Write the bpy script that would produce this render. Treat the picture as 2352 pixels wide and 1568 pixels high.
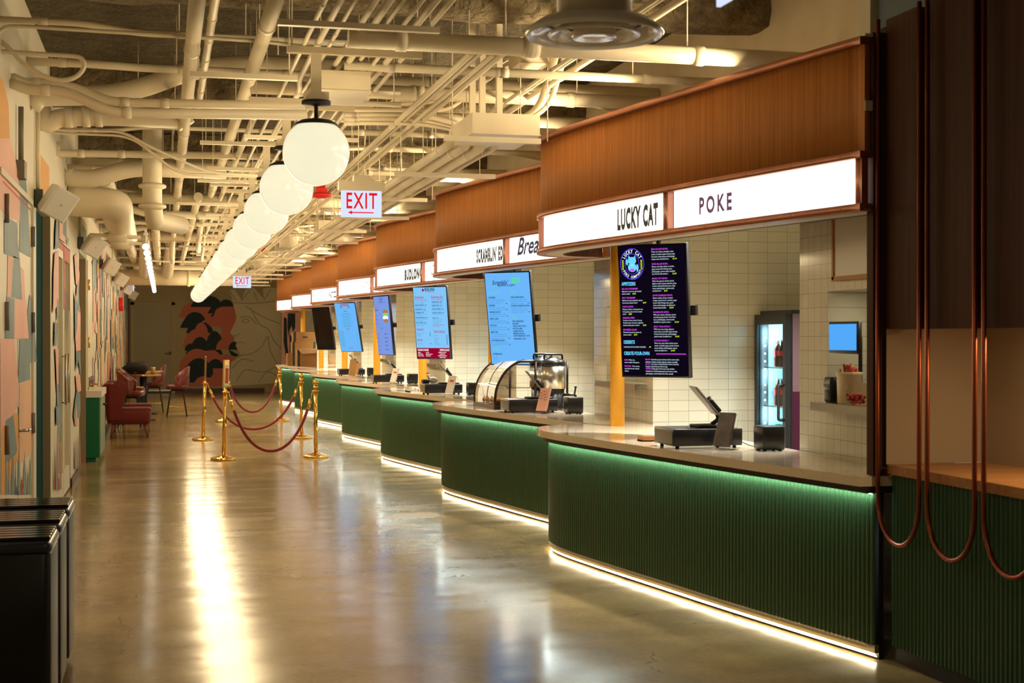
import bpy, math, random
from mathutils import Vector, Matrix
random.seed(7)
for o in list(bpy.data.objects): bpy.data.objects.remove(o, do_unlink=True)
S = bpy.context.scene; COL = S.collection
PI = math.pi
# ------------------------------------------------------------ camera, world, exposure
F = 3267.0; CH = 1.62; HY = 774.0; TH = math.atan(801 / F)
cd = bpy.data.cameras.new('camera'); cam = bpy.data.objects.new('camera', cd); COL.objects.link(cam)
cd.sensor_width = 36; cd.lens = 36 * F / 2352; cd.clip_end = 200; cd.clip_start = .05
cam.location = (0, 0, CH); cam.rotation_euler = (PI / 2 - (784 - HY) / F, 0, -TH)
cd.dof.use_dof = True; cd.dof.focus_distance = 14; cd.dof.aperture_fstop = 4.5
S.camera = cam
S.view_settings.view_transform = 'Standard'; S.view_settings.look = 'None'
S.view_settings.exposure = 0.0; S.view_settings.gamma = 1; S.view_settings.use_curve_mapping = False
w = bpy.data.worlds.new('world'); S.world = w; w.use_nodes = True
w.node_tree.nodes['Background'].inputs[0].default_value = (1, .8, .5, 1)
w.node_tree.nodes['Background'].inputs[1].default_value = .05

def ray(px, py):
    a = (px - 1176) / F
    return (a * math.cos(TH) + math.sin(TH), math.cos(TH) - a * math.sin(TH), (HY - py) / F)
def atY(px, py, Y):
    r = ray(px, py); t = Y / r[1]; return Vector((r[0] * t, Y, CH + r[2] * t))
def atX(px, py, X):
    r = ray(px, py); t = X / r[0]; return Vector((X, r[1] * t, CH + r[2] * t))
def atZ(px, py, z):
    r = ray(px, py); t = (z - CH) / r[2]; return Vector((r[0] * t, r[1] * t, z))

# ------------------------------------------------------------ materials
MATS = {}
def mat(name, col, rough=.5, metal=0, emit=None, es=1, noise=None, bump=None, trans=0, ior=1.45, coat=0, spec=.5, sheen=0):
    """noise=(scale(x,y,z), amount, detail)  bump=(scale(x,y,z), strength, distance)"""
    if name in MATS: return MATS[name]
    m = bpy.data.materials.new(name); m.use_nodes = True; nt = m.node_tree; N = nt.nodes; L = nt.links
    b = N['Principled BSDF']
    b.inputs['Base Color'].default_value = (*col, 1); b.inputs['Roughness'].default_value = rough
    b.inputs['Metallic'].default_value = metal; b.inputs['IOR'].default_value = ior
    b.inputs['Transmission Weight'].default_value = trans; b.inputs['Coat Weight'].default_value = coat
    b.inputs['Coat Roughness'].default_value = .08; b.inputs['Specular IOR Level'].default_value = spec
    if sheen: b.inputs['Sheen Weight'].default_value = sheen
    if emit:
        b.inputs['Emission Color'].default_value = (*emit, 1); b.inputs['Emission Strength'].default_value = es
    if noise or bump:
        tc = N.new('ShaderNodeTexCoord')
    if noise:
        sc, amt, det = noise
        mp = N.new('ShaderNodeMapping'); mp.inputs['Scale'].default_value = sc
        nz = N.new('ShaderNodeTexNoise'); nz.inputs['Detail'].default_value = det; nz.inputs['Scale'].default_value = 1
        cr = N.new('ShaderNodeValToRGB')
        cr.color_ramp.elements[0].position = .3; cr.color_ramp.elements[1].position = .7
        cr.color_ramp.elements[0].color = (*[c * (1 - amt) for c in col], 1)
        cr.color_ramp.elements[1].color = (*[min(1, c * (1 + amt)) for c in col], 1)
        L.new(tc.outputs['Object'], mp.inputs[0]); L.new(mp.outputs[0], nz.inputs[0])
        L.new(nz.outputs[0], cr.inputs[0]); L.new(cr.outputs[0], b.inputs['Base Color'])
    if bump:
        sc, st, ds = bump
        mp2 = N.new('ShaderNodeMapping'); mp2.inputs['Scale'].default_value = sc
        n2 = N.new('ShaderNodeTexNoise'); n2.inputs['Scale'].default_value = 1; n2.inputs['Detail'].default_value = 4
        bp = N.new('ShaderNodeBump'); bp.inputs['Strength'].default_value = st; bp.inputs['Distance'].default_value = ds
        L.new(tc.outputs['Object'], mp2.inputs[0]); L.new(mp2.outputs[0], n2.inputs[0])
        L.new(n2.outputs[0], bp.inputs['Height']); L.new(bp.outputs[0], b.inputs['Normal'])
    MATS[name] = m
    return m
def emat(name, col, s):
    if name in MATS: return MATS[name]
    m = bpy.data.materials.new(name); m.use_nodes = True; nt = m.node_tree
    nt.nodes.remove(nt.nodes['Principled BSDF'])
    e = nt.nodes.new('ShaderNodeEmission'); e.inputs[0].default_value = (*col, 1); e.inputs[1].default_value = s
    nt.links.new(e.outputs[0], nt.nodes['Material Output'].inputs[0]); MATS[name] = m
    return m

def floor_mat():
    m = bpy.data.materials.new('polished_concrete'); m.use_nodes = True; nt = m.node_tree; N = nt.nodes; L = nt.links
    b = N['Principled BSDF']; tc = N.new('ShaderNodeTexCoord')
    def nz(scale, det=6, rough=.6, sc=(1, 1, 1)):
        mp = N.new('ShaderNodeMapping'); mp.inputs['Scale'].default_value = sc
        n = N.new('ShaderNodeTexNoise'); n.inputs['Scale'].default_value = scale; n.inputs['Detail'].default_value = det
        n.inputs['Roughness'].default_value = rough
        L.new(tc.outputs['Object'], mp.inputs[0]); L.new(mp.outputs[0], n.inputs[0]); return n
    n1 = nz(1.1); cr = N.new('ShaderNodeValToRGB'); e = cr.color_ramp.elements
    e[0].position = .3; e[0].color = (.23, .16, .065, 1); e[1].position = .72; e[1].color = (.50, .36, .165, 1)
    L.new(n1.outputs[0], cr.inputs[0])
    n2 = nz(30, 4); mx = N.new('ShaderNodeMixRGB'); mx.blend_type = 'OVERLAY'; mx.inputs[0].default_value = .25
    L.new(cr.outputs[0], mx.inputs[1]); L.new(n2.outputs[0], mx.inputs[2])
    # hairline cracks
    vo = N.new('ShaderNodeTexVoronoi'); vo.feature = 'DISTANCE_TO_EDGE'; vo.inputs['Scale'].default_value = .33
    nd = nz(2.2, 5); add = N.new('ShaderNodeMixRGB'); add.blend_type = 'ADD'; add.inputs[0].default_value = .35
    L.new(tc.outputs['Object'], add.inputs[1]); L.new(nd.outputs[1], add.inputs[2]); L.new(add.outputs[0], vo.inputs[0])
    lt = N.new('ShaderNodeMath'); lt.operation = 'LESS_THAN'; lt.inputs[1].default_value = .0011
    L.new(vo.outputs[0], lt.inputs[0])
    n5 = nz(.8, 2); gt = N.new('ShaderNodeMath'); gt.operation = 'GREATER_THAN'; gt.inputs[1].default_value = .52
    L.new(n5.outputs[0], gt.inputs[0]); mu = N.new('ShaderNodeMath'); mu.operation = 'MULTIPLY'
    L.new(lt.outputs[0], mu.inputs[0]); L.new(gt.outputs[0], mu.inputs[1])
    mu2 = N.new('ShaderNodeMath'); mu2.operation = 'MULTIPLY'; mu2.inputs[1].default_value = .6
    L.new(mu.outputs[0], mu2.inputs[0])
    m2 = N.new('ShaderNodeMixRGB'); m2.inputs[2].default_value = (.05, .035, .02, 1)
    L.new(mu2.outputs[0], m2.inputs[0]); L.new(mx.outputs[0], m2.inputs[1]); L.new(m2.outputs[0], b.inputs['Base Color'])
    n3 = nz(.9, 5, .6, (1, 2.2, 1)); mr = N.new('ShaderNodeMapRange'); mr.inputs[3].default_value = .10; mr.inputs[4].default_value = .24
    L.new(n3.outputs[0], mr.inputs[0]); L.new(mr.outputs[0], b.inputs['Roughness'])
    n4 = nz(1.0, 1.5, .4, (.8, 2.6, 1)); bp = N.new('ShaderNodeBump'); bp.inputs['Strength'].default_value = .45
    bp.inputs['Distance'].default_value = .012
    L.new(n4.outputs[0], bp.inputs['Height']); L.new(bp.outputs[0], b.inputs['Normal'])
    b.inputs['Specular IOR Level'].default_value = .5; b.inputs['IOR'].default_value = 1.5
    return m

def tile_mat(name, axis):
    """white glazed stack-bond tile; axis = world axis the courses run along"""
    m = bpy.data.materials.new(name); m.use_nodes = True; nt = m.node_tree; N = nt.nodes; L = nt.links
    b = N['Principled BSDF']; tc = N.new('ShaderNodeTexCoord'); sp = N.new('ShaderNodeSeparateXYZ'); cb = N.new('ShaderNodeCombineXYZ')
    L.new(tc.outputs['Object'], sp.inputs[0]); L.new(sp.outputs[axis], cb.inputs[0]); L.new(sp.outputs[2], cb.inputs[1])
    br = N.new('ShaderNodeTexBrick'); br.offset = 0; br.squash = 1
    br.inputs['Scale'].default_value = 1; br.inputs['Brick Width'].default_value = .171 if axis == 0 else .0855
    br.inputs['Row Height'].default_value = .0855; br.inputs['Mortar Size'].default_value = .0016
    br.inputs['Mortar Smooth'].default_value = .1
    br.inputs['Color1'].default_value = (.72, .70, .58, 1); br.inputs['Color2'].default_value = (.66, .645, .53, 1)
    br.inputs['Mortar'].default_value = (.33, .31, .24, 1)
    L.new(cb.outputs[0], br.inputs[0]); L.new(br.outputs[0], b.inputs['Base Color'])
    bp = N.new('ShaderNodeBump'); bp.invert = True; bp.inputs['Strength'].default_value = .6; bp.inputs['Distance'].default_value = .003
    L.new(br.outputs[1], bp.inputs['Height']); L.new(bp.outputs[0], b.inputs['Normal'])
    b.inputs['Roughness'].default_value = .12
    return m

def wood_mat(name, c0, c1, rough=.4, sc=(28, 28, .9), spec=.3):
    m = bpy.data.materials.new(name); m.use_nodes = True; nt = m.node_tree; N = nt.nodes; L = nt.links
    b = N['Principled BSDF']; tc = N.new('ShaderNodeTexCoord')
    mp = N.new('ShaderNodeMapping'); mp.inputs['Scale'].default_value = sc
    n = N.new('ShaderNodeTexNoise'); n.inputs['Scale'].default_value = 1; n.inputs['Detail'].default_value = 8; n.inputs['Roughness'].default_value = .62
    cr = N.new('ShaderNodeValToRGB'); e = cr.color_ramp.elements
    e[0].position = .34; e[0].color = (*c0, 1); e[1].position = .66; e[1].color = (*c1, 1)
    L.new(tc.outputs['Object'], mp.inputs[0]); L.new(mp.outputs[0], n.inputs[0]); L.new(n.outputs[0], cr.inputs[0])
    L.new(cr.outputs[0], b.inputs['Base Color'])
    b.inputs['Roughness'].default_value = rough; b.inputs['Specular IOR Level'].default_value = spec
    return m

M = dict(
    floor=floor_mat(), tileX=tile_mat('wall_tile_across', 0), tileY=tile_mat('wall_tile_along', 1),
    wood=wood_mat('fascia_walnut', (.36, .128, .03), (.53, .21, .052), .65, sc=(55, 55, 1.1), spec=.15),
    darkwood=wood_mat('dark_walnut', (.05, .02, .012), (.09, .036, .022), .6, spec=.08),
    shelfwood=wood_mat('shelf_oak', (.32, .14, .05), (.46, .22, .08), .4, (3, 30, 30)),
    copper=mat('copper_trim', (.40, .155, .09), .42, .6, noise=((3, 3, 3), .15, 3)),
    pipe_copper=mat('copper_pipe', (.26, .065, .03), .3, .85),
    cream=mat('cream_ceiling_paint', (.78, .68, .5), .5, noise=((3, 3, 3), .08, 3)),
    cream2=mat('cream_pipe_paint', (.80, .70, .51), .42, noise=((2, 2, 2), .07, 3)),
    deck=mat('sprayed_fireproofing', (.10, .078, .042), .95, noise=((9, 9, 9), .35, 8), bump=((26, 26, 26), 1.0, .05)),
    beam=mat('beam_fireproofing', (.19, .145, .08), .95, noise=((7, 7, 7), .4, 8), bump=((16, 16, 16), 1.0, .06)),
    white=mat('white_plastic', (.78, .74, .66), .4), offwhite=mat('offwhite_paint', (.62, .58, .47), .5),
    slab=mat('quartz_slab', (.74, .62, .47), .1, noise=((60, 60, 60), .06, 4), coat=.3),
    green=mat('fluted_green_paint', (.030, .078, .030), .3),
    dgreen=mat('dark_green_paint', (.02, .075, .03), .35),
    black=mat('black_plastic', (.012, .012, .014), .35), matte=mat('matte_black', (.01, .01, .011), .6),
    steel=mat('brushed_steel', (.55, .53, .48), .28, 1), toe=mat('toe_aluminium', (.50, .44, .34), .35, .8),
    brass=mat('polished_brass', (.83, .52, .13), .13, 1), velvet=mat('red_velvet', (.22, .004, .012), .75, sheen=.5),
    yellow=mat('yellow_column_paint', (.83, .40, .012), .42), red=mat('red_plastic', (.75, .02, .015), .35),
    screen=emat('screen_blue', (.22, .60, 1.0), 1.0), glass=mat('clear_glass', (1, 1, 1), .02, trans=1, ior=1.12),
    tan=mat('tan_paint', (.30, .23, .13), .6), lwall=mat('cream_wall', (.74, .68, .53), .55),
    teal=mat('teal_paint', (.002, .05, .05), .9, spec=.1), slate=mat('slate_paint', (.17, .25, .27), .6, noise=((1.5, 1.5, 1.5), .2, 3)),
    pink=mat('pink_paint', (.80, .43, .34), .6, noise=((1, 1, 1), .08, 2)), peach=mat('peach_paint', (.82, .50, .31), .6, noise=((1, 1, 1), .1, 2)),
    orange=mat('orange_paint', (.72, .36, .1), .6), pred=mat('red_paint', (.5, .035, .02), .6), navy=mat('navy_paint', (.008, .03, .06), .6),
    sage=mat('sage_paint', (.25, .33, .22), .6), salmon=mat('salmon_paint', (.68, .19, .12), .65), dkclouds=mat('ink_paint', (.012, .03, .033), .65),
    farwall=mat('khaki_wall', (.50, .40, .22), .65), bust=mat('stone_paint', (.80, .71, .47), .7, noise=((.7, .7, .7), .1, 3)), bustline=mat('stone_line_paint', (.46, .41, .26), .7),
    maroon=mat('maroon_base', (.07, .008, .006), .4), blackrail=mat('under_board', (.02, .015, .01), .5),
    card=mat('cardboard', (.30, .155, .05), .8, noise=((4, 4, 4), .12, 3)), tape=mat('dark_tape', (.03, .02, .012), .4), paper=mat('paper', (.75, .68, .58), .6),
    redleather=mat('red_leather', (.13, .016, .010), .32), redfabric=mat('red_fabric', (.12, .006, .004), .75, sheen=.08, noise=((90, 90, 90), .2, 2)),
    legwood=mat('chair_leg_wood', (.2, .07, .025), .4), gdoor=mat('green_cabinet', (.0, .14, .055), .45),
    inkblack=mat('sign_ink', (.02, .035, .055), .6), inkpurple=mat('sign_ink_purple', (.30, .14, .70), .6), inkred=mat('sign_ink_red', (.7, .005, .005), .5),
    inkblue=mat('sign_ink_blue', (.03, .06, .30), .6), grayp=mat('grey_box', (.22, .19, .15), .5), galv=mat('galvanised_box', (.12, .14, .14), .35, .6),
    bluegrey=mat('blue_grey_duct', (.10, .14, .19), .5), chair=mat('chair_leather_pink', (.30, .05, .03), .25), beigewall=mat('beige_niche', (.42, .33, .23), .6),
    coat=mat('tan_coat', (.50, .28, .11), .8), food=mat('baked_goods', (.32, .13, .03), .7, noise=((30, 30, 30), .5, 3)),
)
# ------------------------------------------------------------ mesh builder
class MB:
    def __init__(s): s.v = []; s.f = []; s.m = []; s.sm = []
    def face(s, idx, m=0, sm=False): s.f.append(idx); s.m.append(m); s.sm.append(sm)
    def poly(s, pts, m=0):
        b = len(s.v); s.v += [tuple(p) for p in pts]; s.face(list(range(b, b + len(pts))), m); return s
    def box(s, c, d, rz=0, m=0, rot=None):
        b = len(s.v); R = rot if rot else Matrix.Rotation(rz, 3, 'Z')
        for z in (-.5, .5):
            for x, y in ((-.5, -.5), (.5, -.5), (.5, .5), (-.5, .5)):
                s.v.append(tuple(Vector(c) + R @ Vector((x * d[0], y * d[1], z * d[2]))))
        for q in ((3, 2, 1, 0), (4, 5, 6, 7), (0, 1, 5, 4), (1, 2, 6, 5), (2, 3, 7, 6), (3, 0, 4, 7)):
            s.face([b + i for i in q], m)
        return s
    def bb(s, x0, x1, y0, y1, z0, z1, m=0): return s.box(((x0 + x1) / 2, (y0 + y1) / 2, (z0 + z1) / 2), (x1 - x0, y1 - y0, z1 - z0), 0, m)
    def rbox(s, c, d, r=.02, rz=0, m=0, seg=4, rot=None):
        """box with rounded vertical corners and small chamfer"""
        R = rot if rot else Matrix.Rotation(rz, 3, 'Z'); b = len(s.v); ch = min(r * .4, d[2] * .3)
        rings = [(-.5 * d[2], ch), (-.5 * d[2] + ch, 0), (.5 * d[2] - ch, 0), (.5 * d[2], ch)]; n = 4 * (seg + 1)
        for z, ins in rings:
            for qi, (sx, sy) in enumerate(((1, 1), (-1, 1), (-1, -1), (1, -1))):
                for k in range(seg + 1):
                    a = PI / 2 * (qi + k / seg)
                    x = sx * (d[0] / 2 - r) + (r - ins) * math.cos(a); y = sy * (d[1] / 2 - r) + (r - ins) * math.sin(a)
                    s.v.append(tuple(Vector(c) + R @ Vector((x, y, z))))
        for i in range(3):
            for k in range(n): s.face([b + i * n + k, b + i * n + (k + 1) % n, b + (i + 1) * n + (k + 1) % n, b + (i + 1) * n + k], m, True)
        s.face([b + k for k in range(n)][::-1], m); s.face([b + 3 * n + k for k in range(n)], m)
        return s
    def tube(s, path, r, seg=10, m=0, cap=True, closed=False):
        P = [Vector(p) for p in path]; n = len(P); b = len(s.v); rr = r if isinstance(r, (list, tuple)) else [r] * n
        prev = None
        for i in range(n):
            if closed: t = (P[(i + 1) % n] - P[i - 1])
            else: t = (P[min(i + 1, n - 1)] - P[max(i - 1, 0)])
            if t.length < 1e-9: t = Vector((0, 0, 1))
            t.normalize()
            if prev is None:
                u = t.cross(Vector((0, 0, 1)));
                if u.length < .05: u = t.cross(Vector((0, 1, 0)))
            else: u = prev - t * prev.dot(t)
            u.normalize(); prev = u; w_ = t.cross(u)
            for k in range(seg):
                a = 2 * PI * k / seg; s.v.append(tuple(P[i] + (u * math.cos(a) + w_ * math.sin(a)) * rr[i]))
        for i in range(n if closed else n - 1):
            j = (i + 1) % n
            for k in range(seg): s.face([b + i * seg + k, b + i * seg + (k + 1) % seg, b + j * seg + (k + 1) % seg, b + j * seg + k], m, True)
        if cap and not closed: s.face([b + k for k in range(seg)][::-1], m); s.face([b + (n - 1) * seg + k for k in range(seg)], m)
        return s
    def lathe(s, prof, c=(0, 0, 0), seg=24, m=0, rot=None, cap=True):
        b = len(s.v); R = rot or Matrix.Identity(3)
        for r, z in prof:
            for k in range(seg):
                a = 2 * PI * k / seg; s.v.append(tuple(Vector(c) + R @ Vector((r * math.cos(a), r * math.sin(a), z))))
        for i in range(len(prof) - 1):
            for k in range(seg): s.face([b + i * seg + k, b + i * seg + (k + 1) % seg, b + (i + 1) * seg + (k + 1) % seg, b + (i + 1) * seg + k], m, True)
        if cap:
            s.face([b + k for k in range(seg)][::-1], m); e = b + (len(prof) - 1) * seg; s.face([e + k for k in range(seg)], m)
        return s
    def prism(s, pts, z0, z1, m=0):
        n = len(pts); b = len(s.v)
        for z in (z0, z1):
            for p in pts: s.v.append((p[0], p[1], z))
        s.face([b + i for i in range(n)][::-1], m); s.face([b + n + i for i in range(n)], m)
        for i in range(n): s.face([b + i, b + (i + 1) % n, b + n + (i + 1) % n, b + n + i], m)
        return s
    def strip(s, pts, z0, z1, m=0, sm=True):
        """vertical ribbon"""
        b = len(s.v); n = len(pts)
        for z in (z0, z1):
            for p in pts: s.v.append((p[0], p[1], z))
        for i in range(n - 1): s.face([b + i, b + i + 1, b + n + i + 1, b + n + i], m, sm)
        return s
    def shell(s, A, B, z0, z1, m=0, sm=True):
        """solid band between polylines A (outer) and B (inner)"""
        n = len(A); b = len(s.v)
        for z in (z0, z1):
            for L_ in (A, B):
                for p in L_: s.v.append((p[0], p[1], z))
        a0, b0, a1, b1 = b, b + n, b + 2 * n, b + 3 * n
        for i in range(n - 1):
            s.face([a0 + i, a0 + i + 1, a1 + i + 1, a1 + i], m, sm); s.face([b0 + i + 1, b0 + i, b1 + i, b1 + i + 1], m, sm)
            s.face([a0 + i + 1, a0 + i, b0 + i, b0 + i + 1], m); s.face([a1 + i, a1 + i + 1, b1 + i + 1, b1 + i], m)
        for i in (0, n - 1): s.face([a0 + i, b0 + i, b1 + i, a1 + i], m)
        return s
    def sphere(s, c, r, seg=20, rings=12, m=0, sc=(1, 1, 1)):
        pr = [(max(1e-4, r * math.sin(PI * i / rings)), -r * math.cos(PI * i / rings)) for i in range(rings + 1)]
        b = len(s.v); s.lathe(pr, (0, 0, 0), seg, m, cap=False)
        for i in range(b, len(s.v)):
            x, y, z = s.v[i]; s.v[i] = (c[0] + x * sc[0], c[1] + y * sc[1], c[2] + z * sc[2])
        return s
    def build(s, name, mats, parent=None, loc=None):
        me = bpy.data.meshes.new(name)
        off = Vector(loc) if loc is not None else Vector((0, 0, 0))
        me.from_pydata([(p[0] - off.x, p[1] - off.y, p[2] - off.z) for p in s.v], [], s.f)
        if not isinstance(mats, (list, tuple)): mats = [mats]
        for q in mats: me.materials.append(M[q] if isinstance(q, str) else q)
        me.polygons.foreach_set('material_index', s.m); me.polygons.foreach_set('use_smooth', s.sm)
        me.update(); o = bpy.data.objects.new(name, me); COL.objects.link(o)
        if loc is not None: o.location = off
        if parent is not None: o.parent = parent
        return o
def tag(o, label, cat, group=None, kind=None):
    o['label'] = label; o['category'] = cat
    if group: o['group'] = group
    if kind: o['kind'] = kind
    return o
def struct(o): o['kind'] = 'structure'; return o
def thing(name, label, cat, loc=(0, 0, 0), rz=0, group=None):
    o = bpy.data.objects.new(name, None); COL.objects.link(o); o.location = loc; o.rotation_euler = (0, 0, rz); o.empty_display_size = .1
    return tag(o, label, cat, group)
def dup(o, parent=None, **kw):
    c = o.copy(); COL.objects.link(c)
    if parent: c.parent = parent
    for ch in list(o.children): dup(ch, c)
    for k, v in kw.items(): setattr(c, k, v)
    return c
def light(kind, name, loc, energy, col, parent=None, size=.3, size_y=None, rot=(0, 0, 0), spot=None, blend=.6):
    l = bpy.data.lights.new(name, kind); l.energy = energy; l.color = col
    if kind == 'AREA':
        l.size = size
        if size_y: l.shape = 'RECTANGLE'; l.size_y = size_y
    else: l.shadow_soft_size = size
    if spot: l.spot_size = spot; l.spot_blend = blend
    o = bpy.data.objects.new(name, l); COL.objects.link(o); o.location = loc; o.rotation_euler = rot
    if parent: o.parent = parent
    return o
def fillet(path, r=.1, n=5):
    P = [Vector(p) for p in path]; out = [P[0]]
    for i in range(1, len(P) - 1):
        a = P[i - 1] - P[i]; b = P[i + 1] - P[i]; d = min(r, a.length * .45, b.length * .45)
        A = P[i] + a.normalized() * d; B = P[i] + b.normalized() * d
        for k in range(n + 1):
            t = k / n; out.append(A * (1 - t) ** 2 + P[i] * 2 * t * (1 - t) + B * t * t)
    out.append(P[-1]); return out
def catmull(pts, n=6):
    P = [Vector(p) for p in pts]; P = [P[0] * 2 - P[1]] + P + [P[-1] * 2 - P[-2]]; out = []
    for i in range(1, len(P) - 2):
        for k in range(n):
            t = k / n
            out.append(.5 * ((2 * P[i]) + (P[i + 1] - P[i - 1]) * t + (2 * P[i - 1] - 5 * P[i] + 4 * P[i + 1] - P[i + 2]) * t * t + (3 * P[i] - P[i - 1] - 3 * P[i + 1] + P[i + 2]) * t ** 3))
    out.append(P[-2]); return out
def resample(pts, step):
    out = [pts[0].copy()]; acc = 0
    for a, b in zip(pts, pts[1:]):
        d = (b - a).length; t = step - acc
        while t <= d: out.append(a.lerp(b, t / d)); t += step
        acc = (acc + d) % step
    if (out[-1] - pts[-1]).length > step * .3: out.append(pts[-1].copy())
    return out
def offset(pts, d):
    """offset a 2D polyline to its right-hand/inner side (towards +x stalls)"""
    out = []
    for i, p in enumerate(pts):
        t = (pts[min(i + 1, len(pts) - 1)] - pts[max(i - 1, 0)]).normalized(); out.append(p + Vector((t.y, -t.x)) * d)
    return out
_tc = {}
def textgeo(body, size=1, align='LEFT', bold=0, xs=1, ls=1.0, shear=0, cs=1.0):
    key = (body, size, align, bold, xs, ls, shear, cs)
    if key in _tc: return _tc[key]
    c = bpy.data.curves.new('t', 'FONT'); c.body = body; c.size = size; c.align_x = align; c.offset = bold * size; c.space_line = ls; c.shear = shear
    c.space_character = cs; c.resolution_u = 3; c.fill_mode = 'FRONT' if hasattr(c, 'fill_mode') else c.fill_mode
    o = bpy.data.objects.new('t', c); COL.objects.link(o); dg = bpy.context.evaluated_depsgraph_get(); dg.update()
    me = bpy.data.meshes.new_from_object(o.evaluated_get(dg)); vs = [(v.co.x * xs, v.co.y) for v in me.vertices]; fs = [list(p.vertices) for p in me.polygons if p.normal.z > .5 or True]
    bpy.data.meshes.remove(me); bpy.data.objects.remove(o, do_unlink=True); bpy.data.curves.remove(c)
    _tc[key] = (vs, fs); return vs, fs
def put_text(mb, geo, fn, m=0):
    vs, fs = geo; b = len(mb.v); mb.v += [tuple(fn(x, y)) for x, y in vs]
    for f in fs: mb.face([b + i for i in f], m)

# ------------------------------------------------------------ setting: floor, ceiling, side walls
LX = -.97; D = 4.3; FY = 42.5; NB = 7
struct(MB().bb(-3.5, 8, -6, 44, -.1, 0).build('floor', 'floor'))
DZ = 4.05
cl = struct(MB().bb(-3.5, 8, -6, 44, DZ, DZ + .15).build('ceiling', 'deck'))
for i in range(12):
    y = -4 + 4.3 * i + .15
    mb = MB(); n = 60; x0, x1 = -3.4, 7.9; b = 0
    prof = [(-.17, .34), (-.2, .1), (-.17, .01), (0, -.015), (.17, .0), (.2, .1), (.17, .34)]
    for k in range(n + 1):
        x = x0 + (x1 - x0) * k / n
        for py, pz in prof: mb.v.append((x, y + py + random.uniform(-.012, .012), DZ - .34 + pz + random.uniform(-.014, .014)))
    q = len(prof)
    for k in range(n):
        for j in range(q - 1): mb.face([k * q + j, k * q + j + 1, (k + 1) * q + j + 1, (k + 1) * q + j], 0, True)
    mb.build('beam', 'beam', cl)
# left wall with its recesses:  (y0,y1,ztop,depth)
REC = [(11.75, 13.2, 2.68, .065, 'teal'), (14.0, 15.95, 2.55, .07, 'tan'), (17.6, 19.15, 2.62, .22, 'tan')]
mb = MB(); y = -6
for (a, b_, zt, dp, c) in REC:
    mb.bb(LX - .3, LX, y, a, 0, DZ); mb.bb(LX - .3, LX, a, b_, zt, DZ); y = b_
mb.bb(LX - .3, LX, y, FY + .2, 0, DZ)
wl = struct(mb.build('wall_left', 'lwall'))
for i, (a, b_, zt, dp, c) in enumerate(REC):
    d = struct(MB().bb(LX - .3 - .02, LX - dp, a, b_, 0, zt).build('door_%d' % (i + 2), c))
    MB().bb(LX - dp, LX, b_ - .01, b_ + .001, 0, zt).build('jamb', 'tan', d)
struct(MB().bb(-3.5, -3.3, -6, 44, 0, DZ).build('wall_outer', 'lwall'))
struct(MB().bb(-3.5, 8, -6.1, -6, 0, DZ).build('wall_back', 'farwall'))
wf = struct(MB().bb(-3.5, 8, FY, FY + .2, 0, DZ).build('wall_far', 'farwall'))
struct(MB().bb(LX, 2.9, FY - .025, FY, 0, .12).build('baseboard_far', 'maroon'))
struct(MB().bb(LX, LX + .018, 13.21, 13.99, 0, .1).bb(LX, LX + .018, 15.96, 17.59, 0, .1).bb(LX, LX + .018, 19.16, FY - .03, 0, .1).build('baseboard_left', 'maroon'))
# upper side wall behind the stall fronts
struct(MB().bb(3.96, 4.1, -6, FY, 2.80, DZ).build('wall_right', 'cream'))
struct(MB().bb(6.3, 6.45, 2, FY, 0, 2.7).build('wall_kitchen', 'tileY'))
struct(MB().bb(3.40, 6.35, 6.47, FY, 2.751, 2.80).build('ceiling_stall', 'offwhite'))

# ---- near double door on the left wall
def P(px, py): return atX(px, py, LX)
d1 = struct(MB().bb(LX, LX + .012, 9.0, 11.17, 0, 2.6).build('door_1', 'lwall'))
MB().bb(LX + .012, LX + .0135, 10.145, 10.155, 0, 2.6).build('seam', 'tape', d1)
MB().bb(LX, LX + .03, 11.17, 11.19, 0, 2.64).bb(LX, LX + .03, 9.0, 11.19, 2.6, 2.64).build('frame', 'lwall', d1)
for z in (.98, 1.73, 2.37):
    mb = MB().tube([(LX + .028, 11.165, z - .075), (LX + .028, 11.165, z + .075)], .014, 8); mb.build('hinge', 'grayp', d1)
for z in (.98, 1.75, 2.42):
    MB().tube([(LX + .028, 9.33, z - .09), (LX + .028, 9.33, z + .09)], .014, 8).build('hinge', 'grayp', d1)
hz = .985
MB().bb(LX + .012, LX + .02, 10.17, 10.21, hz - .05, hz + .16).tube([(LX + .02, 10.19, hz), (LX + .075, 10.19, hz)], .011, 8).tube([(LX + .075, 10.19, hz), (LX + .078, 10.33, hz)], .011, 8).build('handle', 'steel', d1)
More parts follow.
